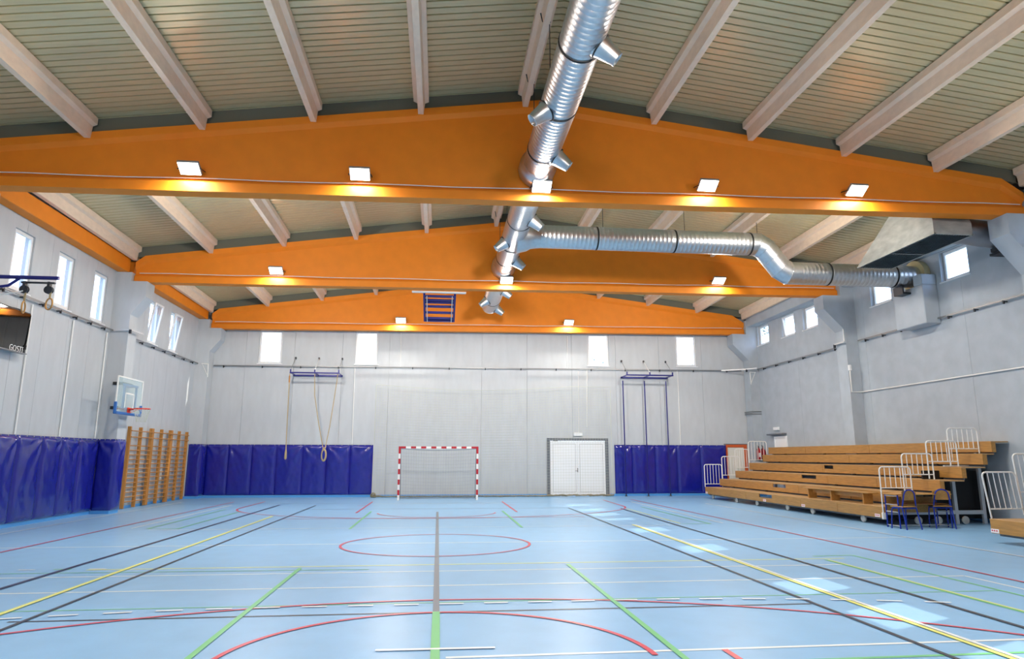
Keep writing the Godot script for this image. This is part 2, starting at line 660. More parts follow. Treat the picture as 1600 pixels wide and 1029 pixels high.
func build_walls() -> void:
	var left := []
	for z in [-26.5, -24.62, -20.7, -18.8, -16.9, -15.0, -11.9, -10.0, -8.1, -4.2, -2.3, -0.4, 3.4, 5.3, 7.2]:
		left.append([z - 0.40, z + 0.40, 5.60, 7.08])
	var seams := []
	var z := ZB + 1.15
	while z < ZF - 0.6:
		seams.append(z)
		z += 1.15
	wall("wall_left", "z", XL, -1.0, ZB - 0.24, ZF + 0.24, 8.9, seams, left, "wall_panel")
	for h in left:
		window("z", XL, -1.0, h, 0.14 if h[0] < -24.0 else 0.0)
	var right := []
	for zz in [-28.35, -26.15, -24.45, -22.75, -20.15, -16.9, -13.2, -11.5, -9.8, -8.1, -4.4, -2.5, -0.6, 3.4, 5.3, 7.2]:
		right.append([zz - 0.52, zz + 0.52, 6.68, 7.58])
	wall("wall_right", "z", XR, 1.0, ZB - 0.24, ZF + 0.24, 8.9, [-25.57, -21.15, -16.73, -12.3, -7.9, -3.5, 0.9, 5.3], right, "plaster")
	for h in right:
		window("z", XR, 1.0, h, 0.12 if absf(h[0] + 26.67) < 0.1 else 0.0, 0.14)
	var back := []
	for x in [-7.33, -3.23, 7.17, 11.32]:
		back.append([x - 0.49, x + 0.49, 5.62 + (x + 7.3) * 0.009, 7.08 + (x + 7.3) * 0.009])
	var bs := []
	for k in 12:
		bs.append(-8.35 + 2.04 * k)
	var bh := back.duplicate()
	bh.append([4.84, 7.44, -0.1, 2.42])
	wall("wall_back", "x", ZB, -1.0, XL, XR, 10.3, bs, bh, "wall_panel")
	for h in back:
		window("x", ZB, -1.0, h, 0.0)
	var fh := []
	for x in [-8.3, -5.4, -2.5, 0.4, 3.3, 6.2, 9.1, 12.0]:
		fh.append([x - 0.7, x + 0.7, 5.2, 7.0])
	wall("wall_front", "x", ZF, 1.0, XL, XR, 10.6, [-8.0, -5.0, -2.0, 1.0, 4.0, 7.0, 10.0], fh, "wall_panel")
	for h in fh:
		window("x", ZF, 1.0, h, 0.0)
	# ground and trees outside
	var st := S()
	bx(st, Vector3(-90, -0.6, -110), Vector3(90, -0.22, 80))
	var gr := mk("ground", st, "earth")
	gr.set_meta("kind", "structure")
	for k in 3:
		tree(Vector3([6.6, 11.7, 17.0][k], -0.22, [-38.5, -38.5, -37.0][k]), [9.3, 9.0, 9.6][k], 40 + k, "leafy tree outside the end wall, %s counted from the double door" % ORD[k])


func tree(at: Vector3, high: float, seed_: int, label: String) -> void:
	var t := thing("tree", label, "tree", at, "trees outside the end wall")
	var st := S()
	tube(st, [at, at + Vector3(0.1, high * 0.3, 0), at + Vector3(0.0, high * 0.6, 0.1), at + Vector3(0.1, high * 0.85, 0)], 0.14, 10)
	var g := RandomNumberGenerator.new()
	g.seed = seed_
	var tips := []
	for k in 26:
		var y := high * g.randf_range(0.35, 0.95)
		var a := g.randf() * TAU
		var reach := 2.3 * sqrt(maxf(0.05, 1.0 - pow((y / high - 0.6) / 0.42, 2)))
		var p := at + Vector3(cos(a) * reach, y + 0.3, sin(a) * reach)
		tube(st, [at + Vector3(0.05, y - 0.6, 0.05), p], 0.03, 5)
		tips.append([at + Vector3(0.05, y - 0.6, 0.05), p])
	mk("trunk", st, "bark", t)
	var q := QuadMesh.new()
	q.size = Vector2(0.13, 0.08)
	q.material = M["leaf"]
	var mm := MultiMesh.new()
	mm.transform_format = MultiMesh.TRANSFORM_3D
	mm.mesh = q
	mm.instance_count = 2600
	for i in 2600:
		var tip: Array = tips[i % tips.size()]
		var p: Vector3 = tip[0].lerp(tip[1], g.randf_range(0.3, 1.05)) + Vector3(g.randfn(), g.randfn(), g.randfn()) * 0.28
		var b := Basis.from_euler(Vector3(g.randf() * TAU, g.randf() * TAU, g.randf() * TAU))
		mm.set_instance_transform(i, Transform3D(b, p - at))
	var mi := MultiMeshInstance3D.new()
	mi.multimesh = mm
	mi.name = "foliage"
	mi.set_meta("kind", "stuff")
	t.add_child(mi)


# ------------------------------------------------------------------ roof
func pb(x: float, z: float) -> float:      # underside of the purlins
	var y := 9.40 - 0.138 * (1.8 - x) if x < 2.15 else 9.42 - 0.12 * (x - 2.5)
	return y + (0.012 * (z + 21.8) if z < -13.87 else 0.0952 - 0.012 * (z + 13.87))


const PURLIN_X := [-9.75, -7.45, -5.17, -2.87, -0.55, 1.80, 2.50, 4.80, 7.12, 9.42, 11.74, 13.95]


func build_roof() -> void:
	var c := struct("ceiling")
	# profiled steel sheets, one from purlin to purlin in every bay
	var ends := [ZB - 0.05, -21.86, -14.03, -6.36, 1.34, ZF + 0.05]
	var xs := [XL - 0.05]
	xs.append_array(PURLIN_X)
	xs.append(XR + 0.05)
	var pitch := 0.19
	for b in ends.size() - 1:
		for k in xs.size() - 1:
			var st := S()
			var x0: float = xs[k]
			var x1: float = xs[k + 1]
			if x0 < 2.15 and x1 > 2.15:
				sheet(st, x0, 2.15, ends[b], ends[b + 1], pitch)
				sheet(st, 2.1501, x1, ends[b], ends[b + 1], pitch)
			else:
				sheet(st, x0, x1, ends[b], ends[b + 1], pitch)
			mk("roof_sheet", st, "deck", c)
	# outer skin
	var sk := S()
	for q in [[XL - 0.3, 2.15], [2.1501, XR + 0.3]]:
		var r0 := PackedVector3Array()
		var r1 := PackedVector3Array()
		for e in [[q[0], 0.78], [q[1], 0.78], [q[1], 0.98], [q[0], 0.98]]:
			r0.append(Vector3(e[0], pb(e[0], ZB - 0.3) + e[1], ZB - 0.3))
			r1.append(Vector3(e[0], pb(e[0], ZF + 0.3) + e[1], ZF + 0.3))
		loft(sk, [r0, r1])
	mk("roof_skin", sk, "roof_slab", c)
	# purlins, bay by bay
	var poly := PackedVector2Array([Vector2(-0.06, 0), Vector2(0.06, 0), Vector2(0.085, 0.26), Vector2(0.17, 0.30), Vector2(0.17, 0.45), Vector2(-0.17, 0.45), Vector2(-0.17, 0.30), Vector2(-0.085, 0.26)])
	var bays := [[-29.1, -22.03, "farthest"], [-21.7, -14.2, "middle"], [-13.87, -6.53, "nearest"], [-6.2, 1.17, ""]]
	for b in 4:
		for i in PURLIN_X.size():
			var x: float = PURLIN_X[i]
			var st := S()
			var z0: float = bays[b][0] - (0.02 if b > 0 else 0.0)
			var z1: float = bays[b][1] + 0.02
			if b < 3:
				z0 = bays[b][0]
				z1 = bays[b][1]
			var zz0: float = [LEVEL[0], LEVEL[1], LEVEL[2], LEVEL[3]][b]
			var zz1: float = [LEVEL[1], LEVEL[2], LEVEL[3], LEVEL[4]][b] - GW
			extrude(st, poly, Transform3D(Basis(), Vector3(x, pb(x, zz0), zz0)), Transform3D(Basis(), Vector3(x, pb(x, zz1), zz1)))
			var t := thing("roof_purlin", "pale T-shaped roof purlin in the %s bay, %s counted from the wall-bar side" % [bays[b][2] if b < 3 else "overhead", ORD[i]], "beam", Vector3(x, pb(x, zz0), zz0), "roof purlins on the orange girders")
			mk("purlin", st, "purlin", t)


func sheet(st: SurfaceTool, x0: float, x1: float, z0: float, z1: float, pitch: float) -> void:
	var prof := [[0.0, 0.0], [0.152, 0.0], [0.158, 0.05], [0.184, 0.05]]
	var k := floorf(z0 / pitch)
	var last := Vector2(z0, 0.0)
	while k * pitch < z1:
		for p in prof:
			var z: float = k * pitch + p[0]
			if z <= z0 or z > z1:
				continue
			var q := Vector2(z, p[1])
			sheet_quad(st, x0, x1, last, q)
			last = q
		k += 1
	if last.x < z1:
		sheet_quad(st, x0, x1, last, Vector2(z1, last.y))


func sheet_quad(st: SurfaceTool, x0: float, x1: float, a: Vector2, b: Vector2) -> void:
	var p := Vector3(x0, pb(x0, a.x) + 0.452 + a.y, a.x)
	var q := Vector3(x1, pb(x1, a.x) + 0.452 + a.y, a.x)
	var r := Vector3(x1, pb(x1, b.x) + 0.452 + b.y, b.x)
	var s := Vector3(x0, pb(x0, b.x) + 0.452 + b.y, b.x)
	for v in [p, r, q, p, s, r]:
		st.add_vertex(v)


# bottom edge of a girder, which the photo shows rising slightly towards the bleachers
func gb(i: int, x: float) -> float:
	var base: float = [7.14, 7.20, 7.24, 7.30, 7.38][i]
	var tilt: float = [0.010, 0.008, 0.0135, 0.012, 0.012][i]
	return base + tilt * (x - 2.15)


func build_girders() -> void:
	var words := ["farthest orange girder, close to the end wall, with two floodlights", "middle orange roof girder with three floodlights", "nearest orange roof girder with five floodlights across the hall", "orange roof girder overhead behind the camera", "orange roof girder near the hall's other end"]
	for i in LEVEL.size():
		var zf: float = LEVEL[i]
		var rings := []
		for q in [[-9.72, -0.18], [-9.45, 0.0], [2.15, 0.0], [13.45, 0.0], [13.98, -0.28]]:
			var x: float = q[0]
			var yb := gb(i, x)
			var yt: float = pb(x, zf) + 0.13 + q[1]
			var r := PackedVector3Array()
			for p in [[0.0, yb], [0.0, yb + 0.20], [-0.09, yb + 0.29], [-0.09, yt - 0.26], [0.0, yt - 0.17], [0.0, yt], [-GW, yt], [-GW, yt - 0.17], [-GW + 0.09, yt - 0.26], [-GW + 0.09, yb + 0.29], [-GW, yb + 0.20], [-GW, yb]]:
				r.append(Vector3(x, p[1], zf + p[0]))
			rings.append(r)
		var st := S()
		loft(st, rings)
		var t := thing("roof_girder", words[i], "beam", Vector3(2.15, gb(i, 2.15), zf - GW * 0.5), "orange roof girders")
		mk("girder", st, "girder", t)
		var pk := S()  # strip added to block light; its dark colour stands for the unlit gap
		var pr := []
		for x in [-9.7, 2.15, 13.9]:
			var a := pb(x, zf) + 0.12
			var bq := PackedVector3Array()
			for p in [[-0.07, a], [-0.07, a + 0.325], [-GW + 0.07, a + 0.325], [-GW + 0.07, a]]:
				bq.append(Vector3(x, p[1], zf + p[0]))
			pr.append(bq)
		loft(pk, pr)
		mk("added_shade_strip", pk, "gap_shade", t)
		# cable along the bottom flange
		var cb := S()
		var pts := []
		for k in 25:
			var x := -9.6 + 23.5 * k / 24.0
			pts.append(Vector3(x, gb(i, x) + 0.305 + 0.012 * sin(k * 1.7), zf - 0.06))
		tube(cb, pts, 0.013, 6)
		mk("cable", cb, "white_paint", t)
	# longitudinal edge beams over the side walls
	for b in [[-29.1, -21.98, "farthest"], [-21.7, -14.2, "middle"], [-13.87, -6.53, "nearest"]]:
		var st := S()
		rbx(st, Vector3(XL, 7.40, b[0] + 0.36 - 0.36), Vector3(-9.87, 7.86, b[1]), 0.015)
		var o := mk("edge_beam", st, "girder")
		tag(o, "orange edge beam over the scoreboard wall's windows in the %s bay" % b[2], "beam", "edge beams over the windows")
		var s2 := S()
		rbx(s2, Vector3(14.08, 7.60, b[0]), Vector3(XR, 8.22, b[1]), 0.015)
		var o2 := mk("edge_beam", s2, "plaster")
		tag(o2, "grey edge beam over the bleacher side's windows in the %s bay" % b[2], "beam", "edge beams over the windows")


func build_columns() -> void:
	for i in LEVEL.size():
		var zc: float = LEVEL[i] - GW * 0.5
		var hz := 0.29
		var z0 := maxf(zc - hz, ZB)
		for side in [-1, 1]:
			var st := S()
			var yc := gb(i, -9.5 if side < 0 else 13.8)
			var poly: PackedVector2Array
			var wx := XL if side < 0 else XR
			var fx := -9.66 if side < 0 else 14.05
			var cx := -9.26 if side < 0 else 13.34
			var ex := -9.74 if side < 0 else 14.0
			var sl := 6.02 if side < 0 else 6.05
			# column, corbel under the girder, upstand behind its end
			poly = PackedVector2Array([Vector2(wx, 0), Vector2(fx, 0), Vector2(fx, sl), Vector2(cx, yc - 0.50), Vector2(cx, yc - 0.002), Vector2(ex, yc - 0.002), Vector2(ex, 7.39 if side < 0 else 7.9), Vector2(wx, 7.39 if side < 0 else 7.9)])
			extrude(st, poly, Transform3D(Basis(), Vector3(0, 0, z0)), Transform3D(Basis(), Vector3(0, 0, zc + hz)))
			var where: String = ["in the far corner by the end wall", "under the middle girder", "under the nearest girder", "behind the camera", "near the hall's other end"][i]
			var t := thing("wall_column", "grey column with a corbel %s, on the %s" % [where, "scoreboard side" if side < 0 else "bleacher side"], "column", Vector3((wx + fx) * 0.5, 0, zc), "grey columns carrying the girders")
			var kk := S()
			bx(kk, Vector3(minf(wx, fx) - (0.008 if side > 0 else 0.0), 0, z0), Vector3(maxf(wx, fx) + (0.008 if side < 0 else 0.0), 0.095, zc + hz + 0.008))
			mk("kick_board", kk, "kick", t)
			mk("column", st, "wall_panel" if side < 0 else "plaster", t)


# ------------------------------------------------------------------ floodlights
func build_lamps() -> void:
	var rows := [[0, [-1.75, 5.70]], [1, [-5.34, 2.15, 9.55]], [2, [-5.29, -1.80, 2.14, 5.95, 9.55]], [3, [-5.3, -1.8, 2.1, 5.9, 9.5]], [4, [-5.3, 2.1, 9.5]]]
	# unseen far-face lamps: nearest girder's inferred from duct shadow, others added to brighten
	for i in [1, 2, 3]:
		for k in 3:
			var x: float = [-5.3, 2.1, 9.5][k]
			floodlight(Vector3(x, gb(i, x) + (0.22 if k == 1 else 0.42), LEVEL[i] - GW - 0.17), -1.0, "unseen LED floodlight on the far face of the %s, %s from the scoreboard side" % [["", "middle girder", "nearest girder", "overhead girder"][i], ORD[k]], REAR_ENERGY if i < 3 else REAR_ENERGY * 0.36)
	var gname := ["farthest girder", "middle girder", "nearest girder", "girder overhead", "girder at the other end"]
	for r in rows:
		for k in r[1].size():
			var x: float = r[1][k]
			floodlight(Vector3(x, gb(r[0], x) + (0.27 if absf(x - 2.12) < 0.1 else 0.42), LEVEL[r[0]] + 0.17), 1.0, "lit LED floodlight on the %s, %s counted from the scoreboard side" % [gname[r[0]], ORD[k]], LAMP_ENERGY)


# face is +1 for the side towards the camera
func floodlight(c: Vector3, face: float, label: String, energy: float) -> void:
	var n := (Vector3(0, -0.86, 0.51) if face > 0 else Vector3(0, -0.60, -0.80)).normalized()     # the way the lamp shines
	var b := Basis(Vector3.RIGHT, n.cross(Vector3.RIGHT).normalized(), n)
	var t := thing("floodlight", label, "lamp", c, "floodlights on the girders")
	var st := S()
	rbox(st, c - n * 0.035, Vector3(0.44, 0.33, 0.06), 0.012, b)
	for f in 6:
		box(st, c - n * 0.08 + Vector3.RIGHT * (-0.15 + 0.06 * f), Vector3(0.012, 0.24, 0.04), b)
	mk("housing", st, "housing", t)
	var l := S()
	box(l, c + n * 0.004, Vector3(0.40, 0.29, 0.016), b)
	mk("lamp_face", l, "lamp_glow", t)
	var br := S()
	for s in [-1, 1]:
		tube(br, [c + Vector3(s * 0.235, 0, 0), c + Vector3(s * 0.235, 0.05, -0.24 * face)], 0.012, 6)
	tube(br, [c + Vector3(-0.235, 0, 0), c + Vector3(0.235, 0, 0) - n * 0.03], 0.01, 6)
	mk("bracket", br, "dark_steel", t)
	var a := AreaLight3D.new()
	a.name = "lamp_light"
	a.area_size = Vector2(0.40, 0.29)
	a.light_energy = energy
	a.light_color = Color(1.0, 0.972, 0.93)
	a.area_range = 60.0
	a.area_attenuation = 2.0
	a.shadow_enabled = true
	a.transform = Transform3D(Basis(Vector3.RIGHT, (-n).cross(Vector3.RIGHT).normalized(), -n), n * 0.02)
	t.add_child(a)


# ------------------------------------------------------------------ ducts
func ribbed(st: SurfaceTool, p0: Vector3, p1: Vector3, r: float, pitch := 0.125, n := 36) -> void:
	var s := [[0.0, r]]
	var len := p0.distance_to(p1)
	var d := pitch * 0.5
	while d < len - 0.03:
		s.append_array([[d - 0.009, r], [d - 0.002, r + 0.0022], [d + 0.002, r + 0.0022], [d + 0.009, r]])
		d += pitch
	s.append([len, r])
	turned(st, p0, p1 - p0, s, n)


func band(parent: Node3D, c: Vector3, axis: Vector3, r: float) -> void:
	var st := S()
	turned(st, c - axis * 0.025, axis, [[0.0, r], [0.002, r + 0.009], [0.018, r + 0.009], [0.022, r + 0.004], [0.030, r + 0.004], [0.034, r + 0.009], [0.048, r + 0.009], [0.05, r]], 36, false)
	mk("coupling_band", st, "dark_band", parent)


func build_ducts() -> void:
	var C := Vector2(2.05, 7.97)
	var R := 0.34
	var t := thing("ventilation_duct", "long galvanised ventilation duct under the ridge with stub nozzles and a bent side branch", "duct", Vector3(C.x, C.y, -27.6))
	var cuts := [-27.6, -26.2, -23.7, -21.75, -20.5, -18.95, -17.0, -14.0, -12.8, -11.0, -9.15, -5.4, -1.7, 2.0]
	for k in cuts.size() - 1:
		var st := S()
		ribbed(st, Vector3(C.x, C.y, cuts[k]), Vector3(C.x, C.y, cuts[k + 1]), R)
		mk("duct_section", st, "duct", t)
		if k > 0:
			band(t, Vector3(C.x, C.y, cuts[k]), Vector3(0, 0, 1), R)
	var cap := S()
	turned(cap, Vector3(C.x, C.y, -27.63), Vector3(0, 0, 1), [[0.0, R - 0.06], [0.012, R - 0.01], [0.04, R + 0.01], [0.10, R + 0.01]], 36)
	mk("end_cap", cap, "duct", t)
	for i in [1, 2]:
		var co := S()
		turned(co, Vector3(C.x, C.y, LEVEL[i] - 0.05), Vector3(0, 0, 1), [[0.0, R + 0.07], [0.30, R + 0.07], [0.32, R + 0.05], [0.5, R + 0.005]], 36)
		mk("collar", co, "duct", t)
	for q in [[1, -5.1], [1, -8.93], [1, -12.75], [1, -16.52], [1, -20.28], [1, -24.2], [1, -27.25], [-1, -7.1], [-1, -10.91], [-1, -14.6], [-1, -18.46], [-1, -22.3], [-1, -25.8]]:
		var d := Vector3(cos(deg_to_rad(-38)) * q[0], sin(deg_to_rad(-38)), 0)
		var s := S()
		var p := Vector3(C.x, C.y, q[1]) + d * (R - 0.06)
		nozzle(s, p, d)
		mk("nozzle", s, "duct", t)
		var rg := S()
		turned(rg, p + d * 0.035, d, [[0.0, 0.19], [0.0, 0.205], [0.02, 0.205], [0.02, 0.19]], 24, false)
		mk("nozzle_ring", rg, "dark_band", t)
	# hangers on the purlin beside the duct
	for z in [-5.5, -10.85, -12.9, -16.2, -18.6, -20.9, -24.0, -26.5]:
		var h := S()
		var y := pb(1.8, z)
		tube(h, [Vector3(1.70, y + 0.24, z - 0.03), Vector3(1.73, y + 0.05, z), Vector3(1.88, y + 0.05, z)], 0.012, 6)
		tube(h, [Vector3(1.86, y + 0.05, z), Vector3(1.86, C.y + R - 0.1, z)], 0.008, 6)
		mk("hanger", h, "dark_steel", t)
	# branch to the bleacher side
	var b := t
	var zb := -18.3
	var y0 := 7.94
	var y1 := 7.08
	var rr := 0.335
	var xs := [2.75, 4.45, 6.78, 9.1]
	for k in 3:
		var st := S()
		ribbed(st, Vector3(xs[k], y0, zb), Vector3(xs[k + 1], y0, zb), rr)
		mk("duct_section", st, "duct", b)
		if k > 0:
			band(b, Vector3(xs[k], y0, zb), Vector3(1, 0, 0), rr)
	band(b, Vector3(9.1, y0, zb), Vector3(1, 0, 0), rr)
	var tee := S()
	turned(tee, Vector3(2.1, y0, zb), Vector3(1, 0, 0), [[0.0, 0.52], [0.3, 0.44], [0.42, 0.37], [0.68, rr + 0.004]], 36)
	mk("tee", tee, "duct", b)
	# elbow of five gores
	var path := [Vector3(9.1, y0, zb), Vector3(9.36, y0, zb), Vector3(9.60, y0 - 0.14, zb), Vector3(9.82, y0 - 0.43, zb), Vector3(10.04, y1 + 0.14, zb), Vector3(10.28, y1, zb), Vector3(10.55, y1, zb)]
	for k in path.size() - 1:
		var st := S()
		var r0 := miter(path, k, rr)
		var r1 := miter(path, k + 1, rr)
		loft(st, [r0, r1], true)
		mk("elbow_gore", st, "duct", b)
		if k > 0:
			var sr := S()
			var r2 := r0.duplicate()
			tube(sr, Array(r2), 0.008, 6, true)
			mk("gore_seam", sr, "duct", b)
	var x2 := [10.55, 11.5, 13.6, 14.42]
	for k in 3:
		var st := S()
		ribbed(st, Vector3(x2[k], y1, zb), Vector3(x2[k + 1], y1, zb), rr)
		mk("duct_section", st, "duct", b)
		if k > 0:
			band(b, Vector3(x2[k], y1, zb), Vector3(1, 0, 0), rr)
	for x in [4.66, 7.14, 9.4]:
		var h := S()
		tube(h, [Vector3(x, pb(x, zb) + 0.05, zb), Vector3(x, y0 + rr - 0.02, zb)], 0.008, 6)
		mk("hanger", h, "dark_steel", b)
	# casing on the wall where the branch enters
	var ca := S()
	rbx(ca, Vector3(14.02, 5.52, -18.9), Vector3(XR - 0.004, 6.68, -17.62), 0.02)
	rbx(ca, Vector3(14.02, 6.68, -17.98), Vector3(XR - 0.004, 7.0, -17.62), 0.02)
	var cs := thing("duct_casing", "pale grey boxed casing on the bleacher side wall below the branch duct", "casing", Vector3(14.26, 5.52, -18.26))
	mk("casing", ca, "plaster", cs)
	var ins := S()
	turned(ins, Vector3(14.30, y1, zb), Vector3(1, 0, 0), [[0.0, rr + 0.02], [0.0, rr + 0.16], [0.19, rr + 0.16], [0.19, rr + 0.02]], 24, false)
	mk("insulation_collar", ins, "insulation", cs)
	var brk := S()
	bx(brk, Vector3(13.75, 6.55, -18.5), Vector3(13.80, 6.76, -18.1))
	bx(brk, Vector3(13.75, 6.50, -18.5), Vector3(14.02, 6.55, -18.1))
	mk("duct_support", brk, "dark_steel", cs)
	build_hood()


func nozzle(st: SurfaceTool, p: Vector3, d: Vector3) -> void:
	turned(st, p, d, [[0.0, 0.20], [0.10, 0.165], [0.36, 0.115], [0.375, 0.12], [0.375, 0.108], [0.20, 0.13]], 24)


func miter(path: Array, k: int, r: float) -> PackedVector3Array:
	var d0: Vector3 = (path[k] - path[maxi(k - 1, 0)]) if k > 0 else path[1] - path[0]
	var d1: Vector3 = (path[mini(k + 1, path.size() - 1)] - path[k]) if k < path.size() - 1 else d0
	d0 = d0.normalized()
	d1 = d1.normalized()
	var n := (d0 + d1).normalized()
	var o := PackedVector3Array()
	var up := Vector3(0, 0, 1).cross(d0)
	for i in 36:
		var a := TAU * i / 36
		var q: Vector3 = Vector3(0, 0, 1) * cos(a) * r + up * sin(a) * r
		# slide along the pipe onto the mitre plane
		q -= d0 * q.dot(n) / d0.dot(n)
		o.append(path[k] + q)
	return o


func build_hood() -> void:
	var t := thing("ventilation_hood", "tapered galvanised hood with a dark louvred grille underneath, below the nearest girder", "hood", Vector3(12.35, 7.02, -15.8))
	var st := S()
	var x0 := 11.84
	var x1 := 12.86
	var y := 7.02
	var lower := PackedVector3Array([Vector3(x0, y, -14.28), Vector3(x0, y, -17.28), Vector3(x1, y, -17.28), Vector3(x1, y, -14.28)])
	var near := PackedVector3Array([Vector3(x0, y + 0.33, -14.28), Vector3(x0, y + 0.05, -17.26), Vector3(x1, y + 0.05, -17.26), Vector3(x1, y + 0.30, -14.28)])
	var top := PackedVector3Array([Vector3(x0 + 0.03, y + 0.98, -14.40), Vector3(x0 + 0.03, y + 0.98, -15.85), Vector3(x1 - 0.2, y + 0.98, -15.85), Vector3(x1 - 0.2, y + 0.98, -14.40)])
	loft(st, [lower, near, top])
	mk("hood_body", st, "hood", t)
	var rim := S()
	for q in [[Vector3(x0 - 0.015, y - 0.02, -17.3), Vector3(x0 + 0.03, y + 0.02, -14.26)], [Vector3(x1 - 0.03, y - 0.02, -17.3), Vector3(x1 + 0.015, y + 0.02, -14.26)], [Vector3(x0, y - 0.02, -14.31), Vector3(x1, y + 0.02, -14.26)], [Vector3(x0, y - 0.02, -17.3), Vector3(x1, y + 0.02, -17.25)], [Vector3(x0, y - 0.022, -15.92), Vector3(x1, y + 0.02, -15.87)]]:
		bx(rim, q[0], q[1])
	mk("grille_frame", rim, "hood", t)
	for k in 14:
		var s := S()
		var x := x0 + 0.06 + 0.069 * k
		box(s, Vector3(x, y - 0.012, -15.78), Vector3(0.045, 0.008, 2.9), Basis(Vector3(0, 0, 1), 0.6))
		mk("louvre", s, "dark_steel", t)
	var bk := S()
	bx(bk, Vector3(x0 + 0.03, y + 0.004, -17.24), Vector3(x1 - 0.03, y + 0.012, -14.32))
	mk("grille_back", bk, "grille", t)
	var hr := S()
	for q in [[11.95, -14.45], [12.6, -14.45], [11.95, -15.7]]:
		tube(hr, [Vector3(q[0], 7.9, q[1]), Vector3(q[0], pb(q[0], q[1]) + 0.46, q[1])], 0.008, 6)
	mk("hanger", hr, "dark_steel", t)
	# feed pipe to the side wall
	var d := t
	var s := S()
	var path := [Vector3(12.45, 7.42, -15.6), Vector3(12.75, 7.40, -15.2), Vector3(13.15, 7.34, -14.92), Vector3(13.6, 7.26, -14.84), Vector3(14.45, 7.2, -14.84)]
	tube(s, path, 0.33, 28)
	mk("feed_duct", s, "dull_duct", d)
	var f := S()
	bx(f, Vector3(13.9, 6.80, -14.95), Vector3(13.95, 6.90, -14.6))
	bx(f, Vector3(13.9, 6.72, -15.0), Vector3(XR - 0.01, 6.78, -14.6))
	mk("duct_support", f, "dark_steel", d)


# ------------------------------------------------------------------ curtain rails, conduits
func rail(pts: Array, label: String, brackets: Array, into: Vector3) -> void:
	var t := thing("curtain_rail", label, "rail", pts[0], "curtain rails round the hall")
	var st := S()
	for k in pts.size() - 1:
		var d: Vector3 = (pts[k + 1] - pts[k])
		box(st, (pts[k] + pts[k + 1]) * 0.5, Vector3(0.035, 0.045, d.length()), frame_at(d.normalized()))
	mk("rail", st, "rail_steel", t)
	for b in brackets:
		var s := S()
		bx(s, b - Vector3(0.02, 0.08, 0.02), b + Vector3(0.02, 0.015, 0.02))
		box(s, b + into * 0.05 + Vector3(0, -0.02, 0), into.abs() * 0.11 + (Vector3.ONE - into.abs()) * 0.03)
		mk("rail_bracket", s, "dark_steel", t)


func pipe(pts: Array, r: float, label: String, group := "") -> void:
	var st := S()
	tube(st, pts, r, 8)
	var o := mk("conduit", st, "white_paint")
	tag(o, label, "conduit", group)


